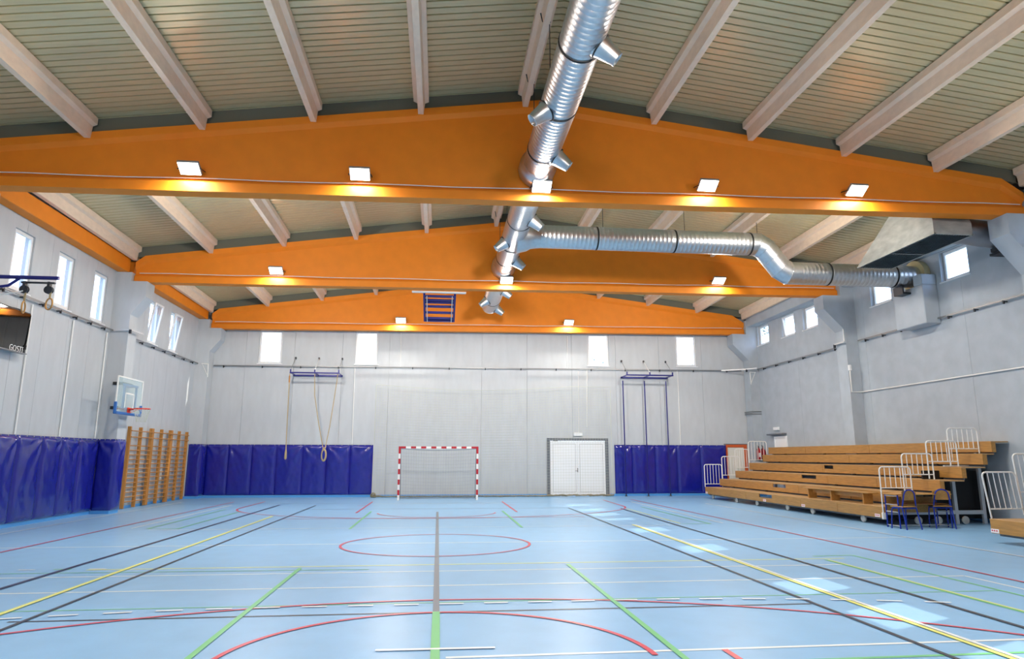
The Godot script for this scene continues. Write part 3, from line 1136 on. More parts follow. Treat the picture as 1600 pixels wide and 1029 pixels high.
func build_rails_and_pipes() -> void:
	var bl := []
	for k in 9:
		bl.append(Vector3(-10.09, 5.49, -14.6 - 0.8 * k))
	rail([Vector3(-10.09, 5.5, -12.0), Vector3(-10.09, 5.5, -21.5)], "grey curtain rail on the scoreboard wall below the three windows", bl, Vector3(-1, 0, 0))
	bl = []
	for k in 7:
		bl.append(Vector3(-10.09, 5.49, -22.7 - 0.95 * k))
	rail([Vector3(-10.09, 5.5, -22.25), Vector3(-10.09, 5.5, -29.0)], "grey curtain rail above the wall bars and the basketball board", bl, Vector3(-1, 0, 0))
	bl = []
	for k in 15:
		bl.append(Vector3(-9.2 + 1.6 * k, 5.48 + 0.006 * (-9.2 + 1.6 * k + 9.7), ZB + 0.11))
	rail([Vector3(-9.6, 5.49, ZB + 0.11), Vector3(13.9, 5.62, ZB + 0.11)], "long thin curtain rail across the end wall below its four windows", bl, Vector3(0, 0, -1))
	bl = []
	for k in 6:
		bl.append(Vector3(14.39, 5.60, -28.3 + 1.1 * k))
	rail([Vector3(14.39, 5.61, -28.9), Vector3(14.39, 5.61, -22.2)], "dark curtain rail on the bleacher side wall between corner and middle column", bl, Vector3(1, 0, 0))
	bl = []
	for k in 3:
		bl.append(Vector3(14.39, 5.63, -21.0 + 0.9 * k))
	rail([Vector3(14.39, 5.65, -21.4), Vector3(14.39, 5.65, -18.95)], "short curtain rail between the middle column and the duct casing", bl, Vector3(1, 0, 0))
	bl = []
	for k in 5:
		bl.append(Vector3(14.39, 5.64, -17.2 + 0.95 * k))
	rail([Vector3(14.39, 5.66, -17.6), Vector3(14.39, 5.66, -12.4)], "curtain rail on the bleacher side wall past the duct casing", bl, Vector3(1, 0, 0))
	# light sleeves where the rails pass the columns
	for q in [[Vector3(-10.05, 5.5, -21.5), Vector3(-9.55, 5.52, -21.45), Vector3(-9.5, 5.52, -22.25), "scoreboard side middle column"], [Vector3(14.39, 5.61, -22.15), Vector3(13.95, 5.62, -22.1), Vector3(13.95, 5.62, -21.5), "bleacher side middle column"], [Vector3(12.9, 5.6, ZB + 0.2), Vector3(13.9, 5.62, -28.95), Vector3(14.25, 5.63, -28.6), "corner column beside the orange door"]]:
		var t := thing("rail_bypass", "light metal rail piece bridging the %s" % q[3], "rail", q[0], "rail pieces round the columns")
		var st := S()
		for k in 2:
			var d: Vector3 = q[k + 1] - q[k]
			box(st, (q[k] + q[k + 1]) * 0.5, Vector3(0.05, 0.05, d.length()), frame_at(d.normalized()))
		mk("rail", st, "rail_light", t)
		var s := S()
		bx(s, q[1] - Vector3(0.03, 0.12, 0.03), q[1] + Vector3(0.03, 0.0, 0.03))
		mk("rail_bracket", s, "dark_steel", t)
	# white cable conduits
	var e := ZB + 0.02
	pipe([Vector3(10.87, 5.6, e), Vector3(10.87, 2.24, e)], 0.018, "thin white conduit dropping to the mats beside the blue climbing poles")
	pipe([Vector3(-3.71, 5.5, e), Vector3(-3.68, 2.2, e)], 0.018, "thin white conduit dropping to the last blue mat beside the net")
	pipe([Vector3(-1.76, 7.1, e), Vector3(-1.74, 5.52, e)], 0.014, "thin white conduit under the farthest girder's first floodlight")
	pipe([Vector3(5.74, 7.1, e), Vector3(5.72, 5.57, e)], 0.014, "thin white conduit under the farthest girder's second floodlight")
	pipe([Vector3(6.63, 5.58, e), Vector3(6.58, 2.99, e)], 0.016, "white conduit on the end wall ending above the double door")
	pipe([Vector3(6.22, 5.5, e), Vector3(6.20, 2.74, e)], 0.010, "thin cable down to the emergency sign above the double door")
	for q in [[-19.44, "second"], [-17.5, "first"], [-21.35, "third"]]:
		pipe([Vector3(XL + 0.03, 5.4, q[0]), Vector3(XL + 0.03, 2.2, q[0])], 0.02, "white conduit on the scoreboard wall, %s towards the middle column" % q[1], "conduits on the scoreboard wall")
	pipe([Vector3(14.02, 7.15, -21.62), Vector3(14.02, 5.66, -21.62)], 0.02, "white conduit on the bleacher side middle column above the rail")
	pipe([Vector3(14.08, 4.615, -21.545), Vector3(14.08, 3.89, -21.545), Vector3(14.46, 3.89, -21.545), Vector3(14.46, 3.89, -14.36)], 0.022, "white conduit running along the bleacher side wall above the seats")
	var sb := S()
	rbx(sb, Vector3(14.03, 4.62, -21.572), Vector3(14.13, 4.82, -21.49), 0.015)
	tag(mk("junction_box", sb, "white_pvc"), "small white junction box on the bleacher side middle column", "box")
	# strap pair round the corner column, and its white angle bracket
	var cs := S()
	for y in [3.60, 3.70]:
		tube(cs, [Vector3(XR - 0.02, y, -28.96), Vector3(14.02, y, -28.94), Vector3(13.98, y, -28.97), Vector3(13.98, y, ZB + 0.05)], 0.02, 6)
	tag(mk("column_strap", cs, "rail_steel"), "pair of grey pipes wrapped round the corner column near the orange door", "pipe")
	for q in [[14.02, 1.0, "orange door"], [-9.62, -1.0, "wall bars"]]:
		var ab := S()
		var o := Vector3(q[0] + q[1] * 0.04, 5.48, -28.955)
		tube(ab, [o, o + Vector3(0.02, -0.55, 0)], 0.02, 6)
		tube(ab, [o, o + Vector3(0.0, 0.0, 0.0) + Vector3(q[1] * 0.26, 0, 0.02)], 0.02, 6)
		tube(ab, [o + Vector3(q[1] * 0.24, 0, 0.02), o + Vector3(0.02, -0.5, 0)], 0.014, 6)
		tag(mk("angle_bracket", ab, "white_paint"), "white triangular angle bracket on the corner column near the %s" % q[2], "bracket", "angle brackets on the corner columns")


# ------------------------------------------------------------------ padded mats
func pad(called: String, label: String, o: Vector3, u: Vector3, n: Vector3, w: float, h: float, seed_: int, puff := 0.05, group := "blue padded wall mats") -> void:
	var t := thing(called, label, "mat", o + u * w * 0.5, group)
	var st := S(true)
	var nx := 22
	var ny := 40
	var noise := FastNoiseLite.new()
	noise.seed = seed_
	noise.frequency = 1.1
	var grid := []
	for j in ny + 1:
		var row := []
		for i in nx + 1:
			var a := i / float(nx)
			var b := j / float(ny)
			var edge := minf(minf(a, 1 - a) * w, minf(b, 1 - b) * h)
			var d := puff * (1.0 - exp(-edge / 0.035)) + 0.012 * sin(a * PI)
			if i == 0 or i == nx or j == 0 or j == ny:
				d = 0.0
			else:
				for c in [0.0, 1.0]:
					var p := Vector2((a - c) * w, (1.0 - b) * h)
					var r := p.length()
					var th := atan2(p.y, absf(p.x) + 0.001)
					var sd := sin(seed_ * 1.7 + c * 2.3)
					d += 0.034 * exp(-r / (0.34 + 0.1 * sd)) * sin(th * (7.0 + sd * 2.0) + seed_) * smoothstep(0.0, 0.12, edge)
				d += 0.022 * noise.get_noise_3d(a * w * 1.6 + seed_ * 3.0, b * h * 0.7, 0.0) * smoothstep(0.0, 0.1, edge)
				d += 0.010 * noise.get_noise_3d(a * w * 5.0 + b * h * 1.5, b * h * 1.5 + seed_, 5.0) * smoothstep(0.0, 0.1, edge)
			row.append(o + u * a * w + Vector3(0, b * h, 0) + n * d)
		grid.append(row)
	var flip := u.cross(Vector3.UP).dot(n) < 0
	for j in ny:
		for i in nx:
			var p: Vector3 = grid[j][i]
			var q: Vector3 = grid[j][i + 1]
			var r: Vector3 = grid[j + 1][i + 1]
			var s: Vector3 = grid[j + 1][i]
			for v in ([p, q, r, p, r, s] if flip else [p, r, q, p, s, r]):
				st.add_vertex(v)
	mk("cover", st, "vinyl", t)
	var hem := S()
	box(hem, o + u * w * 0.5 + Vector3(0, h - 0.012, 0) + n * 0.008, u.abs() * w + Vector3(0, 0.05, 0) + n.abs() * 0.016)
	mk("hem", hem, "vinyl", t)
	for k in 4:
		var e := S()
		var c := o + u * w * (0.08 + 0.28 * k) + Vector3(0, h - 0.005, 0) + n * 0.018
		turned(e, c, n, [[0.0, 0.014], [0.006, 0.012], [0.007, 0.004]], 8)
		mk("eyelet", e, "tack", t)


func build_mats() -> void:
	var zs := [-21.56, -20.5, -19.6, -18.66, -17.62, -16.6, -15.6, -14.6, -13.6]
	for k in zs.size() - 1:
		pad("wall_mat", "blue padded mat on the scoreboard wall, %s from the middle column" % ORD[k], Vector3(XL + 0.02, 0.10, zs[k + 1]), Vector3(0, 0, -1), Vector3(1, 0, 0), zs[k + 1] - zs[k], 2.07, 11 + k, 0.06)
	pad("column_mat", "dark blue mat on the front of the column beside the wall bars", Vector3(-10.16, 0.10, -21.565), Vector3(1, 0, 0), Vector3(0, 0, 1), 0.54, 2.07, 31, 0.05)
	pad("column_mat", "narrow blue mat wrapped on the hall face of the column beside the wall bars", Vector3(-9.655, 0.10, -21.56), Vector3(0, 0, -1), Vector3(1, 0, 0), 0.60, 2.07, 33, 0.06)
	pad("column_mat", "narrow blue mat on the hall face of the far corner column", Vector3(-9.655, 0.10, -28.97), Vector3(0, 0, -1), Vector3(1, 0, 0), 0.60, 2.06, 35, 0.05)
	var xs := [-10.15, -9.64, -8.74, -7.79, -6.79, -5.72, -4.73, -3.74, -2.78]
	for k in xs.size() - 1:
		var z := ZB + 0.02
		if k == 0:
			z = -28.97
		pad("wall_mat", "blue padded mat on the end wall, %s from the wall-bar corner" % ORD[k], Vector3(xs[k], 0.10, z), Vector3(1, 0, 0), Vector3(0, 0, 1), xs[k + 1] - xs[k], 2.06, 51 + k, 0.05)
	var xr := [7.80, 8.61, 9.67, 10.68, 11.78, 12.98]
	for k in xr.size() - 1:
		pad("wall_mat", "blue padded mat on the end wall, %s past the net towards the bleachers" % ORD[k], Vector3(xr[k], 0.10, ZB + 0.02), Vector3(1, 0, 0), Vector3(0, 0, 1), xr[k + 1] - xr[k], 2.10, 71 + k, 0.05)


# ------------------------------------------------------------------ wall bars
func build_wall_bars() -> void:
	var posts := [-23.32, -24.15, -25.0, -25.10, -25.9, -26.72, -26.82, -27.6, -28.4]
	var x0 := XL + 0.03
	for k in 3:
		var p: Array = posts.slice(k * 3, k * 3 + 3)
		var t := thing("wall_bars", "wooden wall bars, %s set counted from the column mat" % ORD[k], "wall bars", Vector3(x0, 0, p[1]), "wooden wall bar sets")
		for i in 3:
			var st := S()
			rbox(st, Vector3(x0 + 0.11, 1.33, p[i]), Vector3(0.11, 2.62, 0.075 if i != 1 else 0.065), 0.008)
			mk("post", st, "pine", t)
		for r in 15:
			var y := 0.22 + 0.15 * r
			if r == 14:
				y = 2.5
			elif r == 13:
				y = 2.30
			var st := S()
			var x := x0 + (0.13 if r < 13 else 0.19)
			tube(st, [Vector3(x, y, p[0] + 0.03), Vector3(x, y, p[2] - 0.03)], 0.019, 8)
			mk("rung", st, "pine", t)


# ------------------------------------------------------------------ basketball board
func build_basket() -> void:
	var x := -9.36
	var zc := -21.45
	var w := 1.66
	var y0 := 2.94
	var y1 := 4.0
	var t := thing("basketball_hoop", "clear basketball backboard with an orange rim above the wall bars", "basketball hoop", Vector3(x, y0, zc))
	var g := S()
	bx(g, Vector3(x - 0.006, y0, zc - w / 2), Vector3(x + 0.006, y1, zc + w / 2))
	mk("backboard", g, "board_glass", t)
	var fr := S()
	for s in [-1, 1]:
		bx(fr, Vector3(x - 0.02, y0, zc + s * w / 2 - 0.02), Vector3(x + 0.012, y1, zc + s * w / 2 + 0.02))
	bx(fr, Vector3(x - 0.02, y1 - 0.03, zc - w / 2), Vector3(x + 0.012, y1 + 0.012, zc + w / 2))
	mk("board_frame", fr, "white_paint", t)
	var tg := S()
	for s in [-1, 1]:
		bx(tg, Vector3(x + 0.007, 3.10, zc + s * 0.28 - 0.022), Vector3(x + 0.010, 3.55, zc + s * 0.28 + 0.022))
	bx(tg, Vector3(x + 0.007, 3.51, zc - 0.28), Vector3(x + 0.010, 3.555, zc + 0.28))
	mk("target_square", tg, "white_paint", t)
	var pd := S()
	rbx(pd, Vector3(x - 0.04, y0 - 0.05, zc - w / 2 - 0.03), Vector3(x + 0.035, y0 + 0.03, zc + w / 2 + 0.03), 0.012)
	for s in [-1, 1]:
		rbx(pd, Vector3(x - 0.04, y0 - 0.05, zc + s * (w / 2 + 0.005) - 0.035), Vector3(x + 0.035, y0 + 0.30, zc + s * (w / 2 + 0.005) + 0.035), 0.012)
	mk("edge_padding", pd, "bracket_blue", t)
	var rim := S()
	var rc := Vector3(x + 0.40, 3.09, zc)
	tube(rim, arc_pts(rc, Vector3(0.225, 0, 0), Vector3(0, 0, 0.225), 0, TAU * 31 / 32.0, 31), 0.012, 8, true)
	rbx(rim, Vector3(x + 0.012, 2.95, zc - 0.10), Vector3(x + 0.03, 3.12, zc + 0.10), 0.006)
	rbx(rim, Vector3(x + 0.02, 3.06, zc - 0.09), Vector3(x + 0.18, 3.095, zc + 0.09), 0.01)
	for s in [-1, 1]:
		tube(rim, [Vector3(x + 0.02, 2.97, zc + s * 0.06), Vector3(x + 0.24, 3.075, zc + s * 0.15)], 0.009, 6)
	var rm := mk("rim", rim, "rim_red", t)
	var n := S()
	for k in 12:
		for s in [-1, 1]:
			var pts := []
			for j in 6:
				var a: float = TAU * k / 12.0 + s * j * TAU / 24.0
				var r := 0.225 - 0.020 * j
				pts.append(rc + Vector3(cos(a) * r, -0.08 * j, sin(a) * r))
			tube(n, pts, 0.004, 4)
	var nm := mk("hoop_net", n, "net", t)
	var arm := S()
	for y in [3.10, 3.80]:
		box(arm, Vector3(x - 0.06, y, -21.6), Vector3(0.05, 0.06, 0.95))
		box(arm, Vector3(x - 0.17, y, -21.86), Vector3(0.26, 0.06, 0.3))
	for z in [-21.2, -22.0]:
		box(arm, Vector3(x - 0.06, 3.45, z), Vector3(0.05, 0.76, 0.05))
	mk("wall_frame", arm, "bracket_blue", t)
	for y in [3.12, 3.86]:
		var cl := S()
		rbox(cl, Vector3(-9.80, y, -21.53), Vector3(0.22, 0.09, 0.08), 0.008)
		rbox(cl, Vector3(-9.63, y, -21.82), Vector3(0.06, 0.09, 0.62), 0.008)
		mk("column_clamp", cl, "dark_steel", t)


# ------------------------------------------------------------------ scoreboard, ring boom
func text(called: String, words: String, size: float, at: Transform3D, material: String, parent: Node3D) -> void:
	var tm := TextMesh.new()
	tm.text = words
	tm.font_size = 64
	tm.pixel_size = size / 64.0
	tm.depth = 0.006
	var f := SystemFont.new()
	f.font_names = PackedStringArray(["Droid Sans"])
	tm.font = f
	tm.material = M[material]
	var mi := MeshInstance3D.new()
	mi.mesh = tm
	mi.name = called
	mi.transform = Transform3D(at.basis, at.origin - parent.position)
	parent.add_child(mi, true)


func build_scoreboard() -> void:
	var lean := 0.02
	var c := Vector3(XL + 0.17, 4.60, -16.22)
	var b := Basis(Vector3(0, 0, -1), Vector3(lean, cos(asin(lean)), 0), Vector3(0, 0, -1).cross(Vector3(lean, cos(asin(lean)), 0)))
	if b.z.x < 0:
		b = Basis(-b.x, b.y, -b.z)
	var t := thing("scoreboard", "black glass scoreboard panel leaning out from the wall, lettered GOSTI", "scoreboard", c)
	var st := S()
	rbox(st, c, Vector3(1.90, 1.0, 0.09), 0.012, b)
	mk("casing", st, "frame_black", t)
	var sc := S()
	box(sc, c + b.z * 0.047, Vector3(1.84, 0.94, 0.006), b)
	mk("screen", sc, "screen", t)
	var br := S()
	box(br, c - b.y * 0.50 + b.z * 0.02, Vector3(1.92, 0.025, 0.12), b)
	mk("bottom_rail", br, "rail_steel", t)
	for x in [-0.6, 0.6]:
		var h := S()
		tube(h, [c + b.x * x + b.y * 0.5, c + b.x * x + b.y * 0.55 - b.z * 0.2], 0.03, 8)
		mk("mount", h, "frame_black", t)
	text("lettering", "GOSTI", 0.19, Transform3D(b, c + b.x * 0.575 - b.y * 0.425 + b.z * 0.050), "letter", t)
	var o := S()
	tube(o, [c + b.x * 0.93 + b.y * 0.45 + b.z * 0.05, c + b.x * 0.90 + b.z * 0.06 - b.y * 0.2, c + b.x * 0.88 - b.y * 0.36 + b.z * 0.06], 0.012, 6)
	tube(o, [c + b.x * 0.88 - b.y * 0.30 + b.z * 0.06, c + b.x * 0.875 - b.y * 0.40 + b.z * 0.06], 0.028, 8)
	mk("cable", o, "black_rubber", t)
	# gymnastic rings on their boom
	var z := -14.6
	var r := thing("ring_boom", "blue wall boom with two pulleys for gymnastic rings", "boom", Vector3(XL, 5.36, z))
	var bm := S()
	tube(bm, [Vector3(XL, 5.36, z), Vector3(-8.04, 5.36, z)], 0.04, 12)
	tube(bm, [Vector3(XL, 5.0, z + 0.06), Vector3(-9.5, 5.08, z + 0.04), Vector3(-9.0, 5.17, z + 0.02), Vector3(-8.82, 5.33, z)], 0.03, 10)
	mk("boom", bm, "blue_steel", r)
	var cb := S()
	box(cb, Vector3(-8.43, 5.25, z), Vector3(0.66, 0.03, 0.06))
	mk("crossbar", cb, "dark_steel", r)
	for x in [-8.69, -8.21]:
		var p := S()
		turned(p, Vector3(x, 5.10, z - 0.035), Vector3(0, 0, 1), [[0.0, 0.085], [0.02, 0.085], [0.035, 0.06], [0.05, 0.085], [0.07, 0.085]], 20)
		box(p, Vector3(x, 5.19, z), Vector3(0.05, 0.16, 0.09))
		mk("pulley", p, "dark_steel", r)
	var rt := S()
	tube(rt, [Vector3(-8.69, 5.06, z + 0.03), Vector3(-9.0, 4.99, z + 0.03), Vector3(-10.1, 4.72, z + 0.03)], 0.016, 6)
	mk("haul_rope", rt, "white_paint", r)
	var words := ["wooden gymnastic ring hanging edge-on with its strap under the inner pulley", "wooden gymnastic ring hanging open under the boom's outer pulley"]
	for k in 2:
		var x: float = [-8.66, -8.17][k]
		var y: float = [4.72, 4.80][k]
		var g := thing("gymnastic_ring", words[k], "gymnastic ring", Vector3(x, y, z), "gymnastic rings on the boom")
		var s := S()
		var u := Vector3(0.25, 0, 0.97) * 0.105 if k == 0 else Vector3(0.85, 0, 0.52) * 0.115
		var ring := arc_pts(Vector3(x, y, z), u, Vector3(0, 0.12, 0), 0, TAU * 23 / 24.0, 23)
		tube(s, ring, 0.016, 8, true)
		mk("ring", s, "beech", g)
		var sp := S()
		box(sp, Vector3(x, y + 0.21, z), Vector3(0.04, 0.22, 0.012))
		mk("strap", sp, "rope", g)


# ------------------------------------------------------------------ end wall
func build_end_wall_things() -> void:
	# double door
	var d := struct("door_1")
	d.position = Vector3(6.14, 0, ZB)
	var fr := S()
	for q in [[Vector3(4.76, 0, ZB), Vector3(4.90, 2.50, ZB + 0.05)], [Vector3(7.38, 0, ZB), Vector3(7.52, 2.50, ZB + 0.05)], [Vector3(4.90, 2.38, ZB), Vector3(7.38, 2.50, ZB + 0.05)]]:
		bx(fr, q[0], q[1])
	mk("door_frame", fr, "gap_grey", d)
	for k in 2:
		var l := S()
		var x0: float = [4.905, 6.145][k]
		rbx(l, Vector3(x0, 0.01, ZB - 0.05), Vector3(x0 + 1.23, 2.375, ZB + 0.03), 0.006)
		var leaf := mk("door_leaf", l, "door_white", d)
		var pn := S()
		var a := x0 + (0.13 if k == 0 else 0.09)
		var b := x0 + (1.13 if k == 0 else 1.11)
		rbx(pn, Vector3(a, 0.18, ZB + 0.028), Vector3(b, 2.24, ZB + 0.036), 0.004)
		var g := S()
		for q in [[a - 0.008, a, 0.172, 2.248], [b, b + 0.008, 0.172, 2.248]]:
			bx(g, Vector3(q[0], q[2], ZB + 0.029), Vector3(q[1], q[3], ZB + 0.032))
		bx(g, Vector3(a, 2.24, ZB + 0.029), Vector3(b, 2.248, ZB + 0.032))
		bx(g, Vector3(a, 0.172, ZB + 0.029), Vector3(b, 0.18, ZB + 0.032))
		mk("door_panel", pn, "door_white", d)
		mk("panel_joint", g, "gap_grey", d)
	var hd := S()
	rbx(hd, Vector3(6.10, 1.02, ZB + 0.03), Vector3(6.14, 1.20, ZB + 0.045), 0.004)
	tube(hd, [Vector3(6.12, 1.08, ZB + 0.04), Vector3(6.12, 1.08, ZB + 0.08), Vector3(6.0, 1.08, ZB + 0.08)], 0.011, 8)
	mk("door_handle", hd, "rail_steel", d)
	# emergency sign box over the door
	var es := S()
	rbx(es, Vector3(5.96, 2.59, ZB), Vector3(6.37, 2.74, ZB + 0.07), 0.012)
	tag(mk("emergency_light", es, "white_pvc"), "small white emergency light box on the wall above the double door", "light")
	# orange-framed door in the corner
	var d2 := struct("door_2")
	d2.position = Vector3(13.4, 0, ZB)
	var f2 := S()
	bx(f2, Vector3(12.98, 2.12, ZB), Vector3(13.96, 2.24, ZB + 0.07))
	bx(f2, Vector3(13.82, 0.0, ZB), Vector3(13.96, 2.12, ZB + 0.07))
	bx(f2, Vector3(12.98, 0.0, ZB), Vector3(13.04, 2.12, ZB + 0.07))
	mk("door_frame", f2, "door_orange", d2)
	var l2 := S()
	rbx(l2, Vector3(13.04, 0.01, ZB), Vector3(13.82, 2.12, ZB + 0.04), 0.006)
	var lf := mk("door_leaf", l2, "door_cream", d2)
	for q in [[0.2, 1.0], [1.14, 1.94]]:
		var p := S()
		rbx(p, Vector3(13.16, q[0], ZB + 0.035), Vector3(13.70, q[1], ZB + 0.05), 0.01)
		mk("door_panel", p, "door_cream", d2)
	var hb := S()
	bx(hb, Vector3(12.9, 2.25, ZB), Vector3(14.0, 2.28, ZB + 0.05))
	mk("drip_strip", hb, "gap_grey", d2)
	# white side door past the bleachers
	var d3 := struct("door_3")
	d3.position = Vector3(XR, 0, -27.6)
	var f3 := S()
	for q in [[-27.92, -27.84], [-26.96, -26.88]]:
		bx(f3, Vector3(XR - 0.05, 0, q[0]), Vector3(XR, 2.56, q[1]))
	bx(f3, Vector3(XR - 0.05, 2.48, -27.84), Vector3(XR, 2.56, -26.96))
	mk("door_frame", f3, "door_white", d3)
	var l3 := S()
	rbx(l3, Vector3(XR - 0.03, 0, -27.84), Vector3(XR, 2.48, -26.96), 0.006)
	mk("door_leaf", l3, "door_white", d3)
	var hd3 := S()
	rbx(hd3, Vector3(XR - 0.22, 2.62, -28.25), Vector3(XR, 2.68, -26.9), 0.01)
	mk("door_canopy", hd3, "gap_grey", d3)
	var exl := S()
	rbx(exl, Vector3(XR - 0.1, 2.82, -27.85), Vector3(XR, 2.95, -27.45), 0.01)
	tag(mk("emergency_light", exl, "white_pvc"), "small grey emergency light box above the white side door", "light")
	# extinguishers
	for k in 2:
		var z: float = -28.85
		var ex: float = [14.18, 14.39][k]
		var t := thing("fire_extinguisher", ["red fire extinguisher with a white label, beside a plain one on the corner column", "plain red fire extinguisher on the corner column, nearer the side wall"][k], "fire extinguisher", Vector3(ex, 1.56, z), "fire extinguishers behind the bleacher rails")
		var st := S()
		turned(st, Vector3(ex, 1.56, z), Vector3(0, 1, 0), [[0.0, 0.06], [0.012, 0.085], [0.40, 0.085], [0.46, 0.06], [0.50, 0.028], [0.53, 0.028]], 20)
		mk("cylinder", st, "red", t)
		var h := S()
		tube(h, [Vector3(ex, 2.09, z), Vector3(ex, 2.15, z), Vector3(ex - 0.06, 2.19, z)], 0.018, 8)
		tube(h, [Vector3(ex, 2.13, z), Vector3(ex - 0.06, 2.11, z + 0.06), Vector3(ex - 0.09, 1.9, z + 0.09), Vector3(ex - 0.08, 1.72, z + 0.08)], 0.012, 6)
		mk("valve", h, "frame_black", t)
		if k == 0:
			var lb := S()
			box(lb, Vector3(ex, 1.78, z + 0.087), Vector3(0.10, 0.18, 0.004))
			mk("label_plate", lb, "label", t)
		var hk := S()
		bx(hk, Vector3(ex - 0.03, 1.95, -28.98), Vector3(ex + 0.03, 2.05, -28.90))
		mk("wall_hook", hk, "dark_steel", t)
	# climbing frames
	apparatus("rope_frame", "blue wall frame holding the climbing ropes between two windows", -6.24, -4.26, 5.14, 5.87, 1.0)
	apparatus("pole_frame", "blue wall frame holding the three climbing poles", 8.24, 10.32, 5.25, 5.98, -1.0)
	for k in 3:
		var x: float = [8.20, 9.20, 10.20][k]
		var t := thing("climbing_pole", "dark blue vertical climbing pole, %s from the net" % ORD[k], "pole", Vector3(x, 0, ZB + 0.3), "blue climbing poles")
		var st := S()
		tube(st, [Vector3(x, 0.0, ZB + 0.32), Vector3(x, 5.06, ZB + 0.3)], 0.026, 12)
		mk("pole", st, "blue_steel", t)
		var ft := S()
		turned(ft, Vector3(x, 0.0, ZB + 0.32), Vector3(0, 1, 0), [[0.0, 0.07], [0.012, 0.07], [0.02, 0.032], [0.08, 0.032]], 16)
		mk("foot", ft, "dark_steel", t)
	# ropes
	var zr := ZB + 0.86
	var r1 := thing("climbing_rope", "single straight climbing rope hanging from the rope frame's outer end", "rope", Vector3(-6.24, 1.55, zr))
	var s1 := S()
	tube(s1, [Vector3(-6.27, 5.10, zr), Vector3(-6.26, 4.0, zr), Vector3(-6.24, 2.4, zr), Vector3(-6.23, 1.95, zr)], 0.019, 8)
	mk("strand", s1, "rope", r1)
	var k1 := S()
	turned(k1, Vector3(-6.23, 1.56, zr), Vector3(0, 1, 0), [[0.0, 0.025], [0.05, 0.05], [0.28, 0.042], [0.42, 0.022]], 12)
	mk("whipped_end", k1, "rope", r1)
	var k2 := S()
	turned(k2, Vector3(-6.27, 4.72, zr), Vector3(0, 1, 0), [[0.0, 0.02], [0.04, 0.032], [0.26, 0.032], [0.3, 0.02]], 10)
	mk("rope_sleeve", k2, "pine", r1)
	var r2 := thing("climbing_rope", "two climbing ropes tied together in a loop over the blue mats", "rope", Vector3(-4.69, 1.5, zr))
	var s2 := S()
	tube(s2, [Vector3(-5.25, 5.13, zr), Vector3(-5.20, 4.2, zr), Vector3(-4.95, 2.9, zr), Vector3(-4.74, 2.02, zr)], 0.018, 8)
	tube(s2, [Vector3(-4.29, 5.13, zr), Vector3(-4.38, 4.2, zr), Vector3(-4.52, 2.9, zr), Vector3(-4.66, 2.02, zr)], 0.018, 8)
	mk("strand", s2, "rope", r2)
	var lp := S()
	for j in 3:
		tube(lp, arc_pts(Vector3(-4.70, 1.74, zr + 0.02 * j), Vector3(0.10 - 0.012 * j, 0, 0), Vector3(0, 0.25 - 0.02 * j, 0), 0, TAU * 23 / 24.0, 23), 0.020, 8, true)
	tube(lp, [Vector3(-4.75, 1.97, zr), Vector3(-4.65, 2.05, zr + 0.02)], 0.035, 8)
	mk("coil", lp, "rope", r2)


# lean is +1 when the front bar's uprights stand at the outer end
func apparatus(called: String, label: String, x0: float, x1: float, y: float, ya: float, lean: float) -> void:
	var zf := ZB + 0.88
	var t := thing(called, label, "climbing frame", Vector3(x0, y, ZB))
	var st := S()
	box(st, Vector3((x0 + x1) * 0.5, y, zf), Vector3(x1 - x0 + 0.06, 0.06, 0.06))
	box(st, Vector3((x0 + x1) * 0.5, y - 0.02, ZB + 0.06), Vector3(x1 - x0 + 0.12, 0.07, 0.06))
	for k in 3:
		var x := lerpf(x0, x1, k * 0.5)
		box(st, Vector3(x, y + 0.07, zf), Vector3(0.05, 0.14, 0.05))
		box(st, Vector3(x, y, (zf + ZB) * 0.5), Vector3(0.045, 0.045, zf - ZB))
	mk("bar_frame", st, "blue_steel", t)
	for k in 3:
		var x := lerpf(x0, x1, k * 0.5)
		var s := S()
		tube(s, [Vector3(x, ya, ZB + 0.03), Vector3(x, y + 0.12, zf)], 0.010, 6)
		mk("stay", s, "white_paint" if k == 1 else "rail_steel", t)
		var a := S()
		rbox(a, Vector3(x, ya, ZB + 0.025), Vector3(0.07, 0.10, 0.05), 0.01)
		mk("anchor", a, "dark_steel", t)


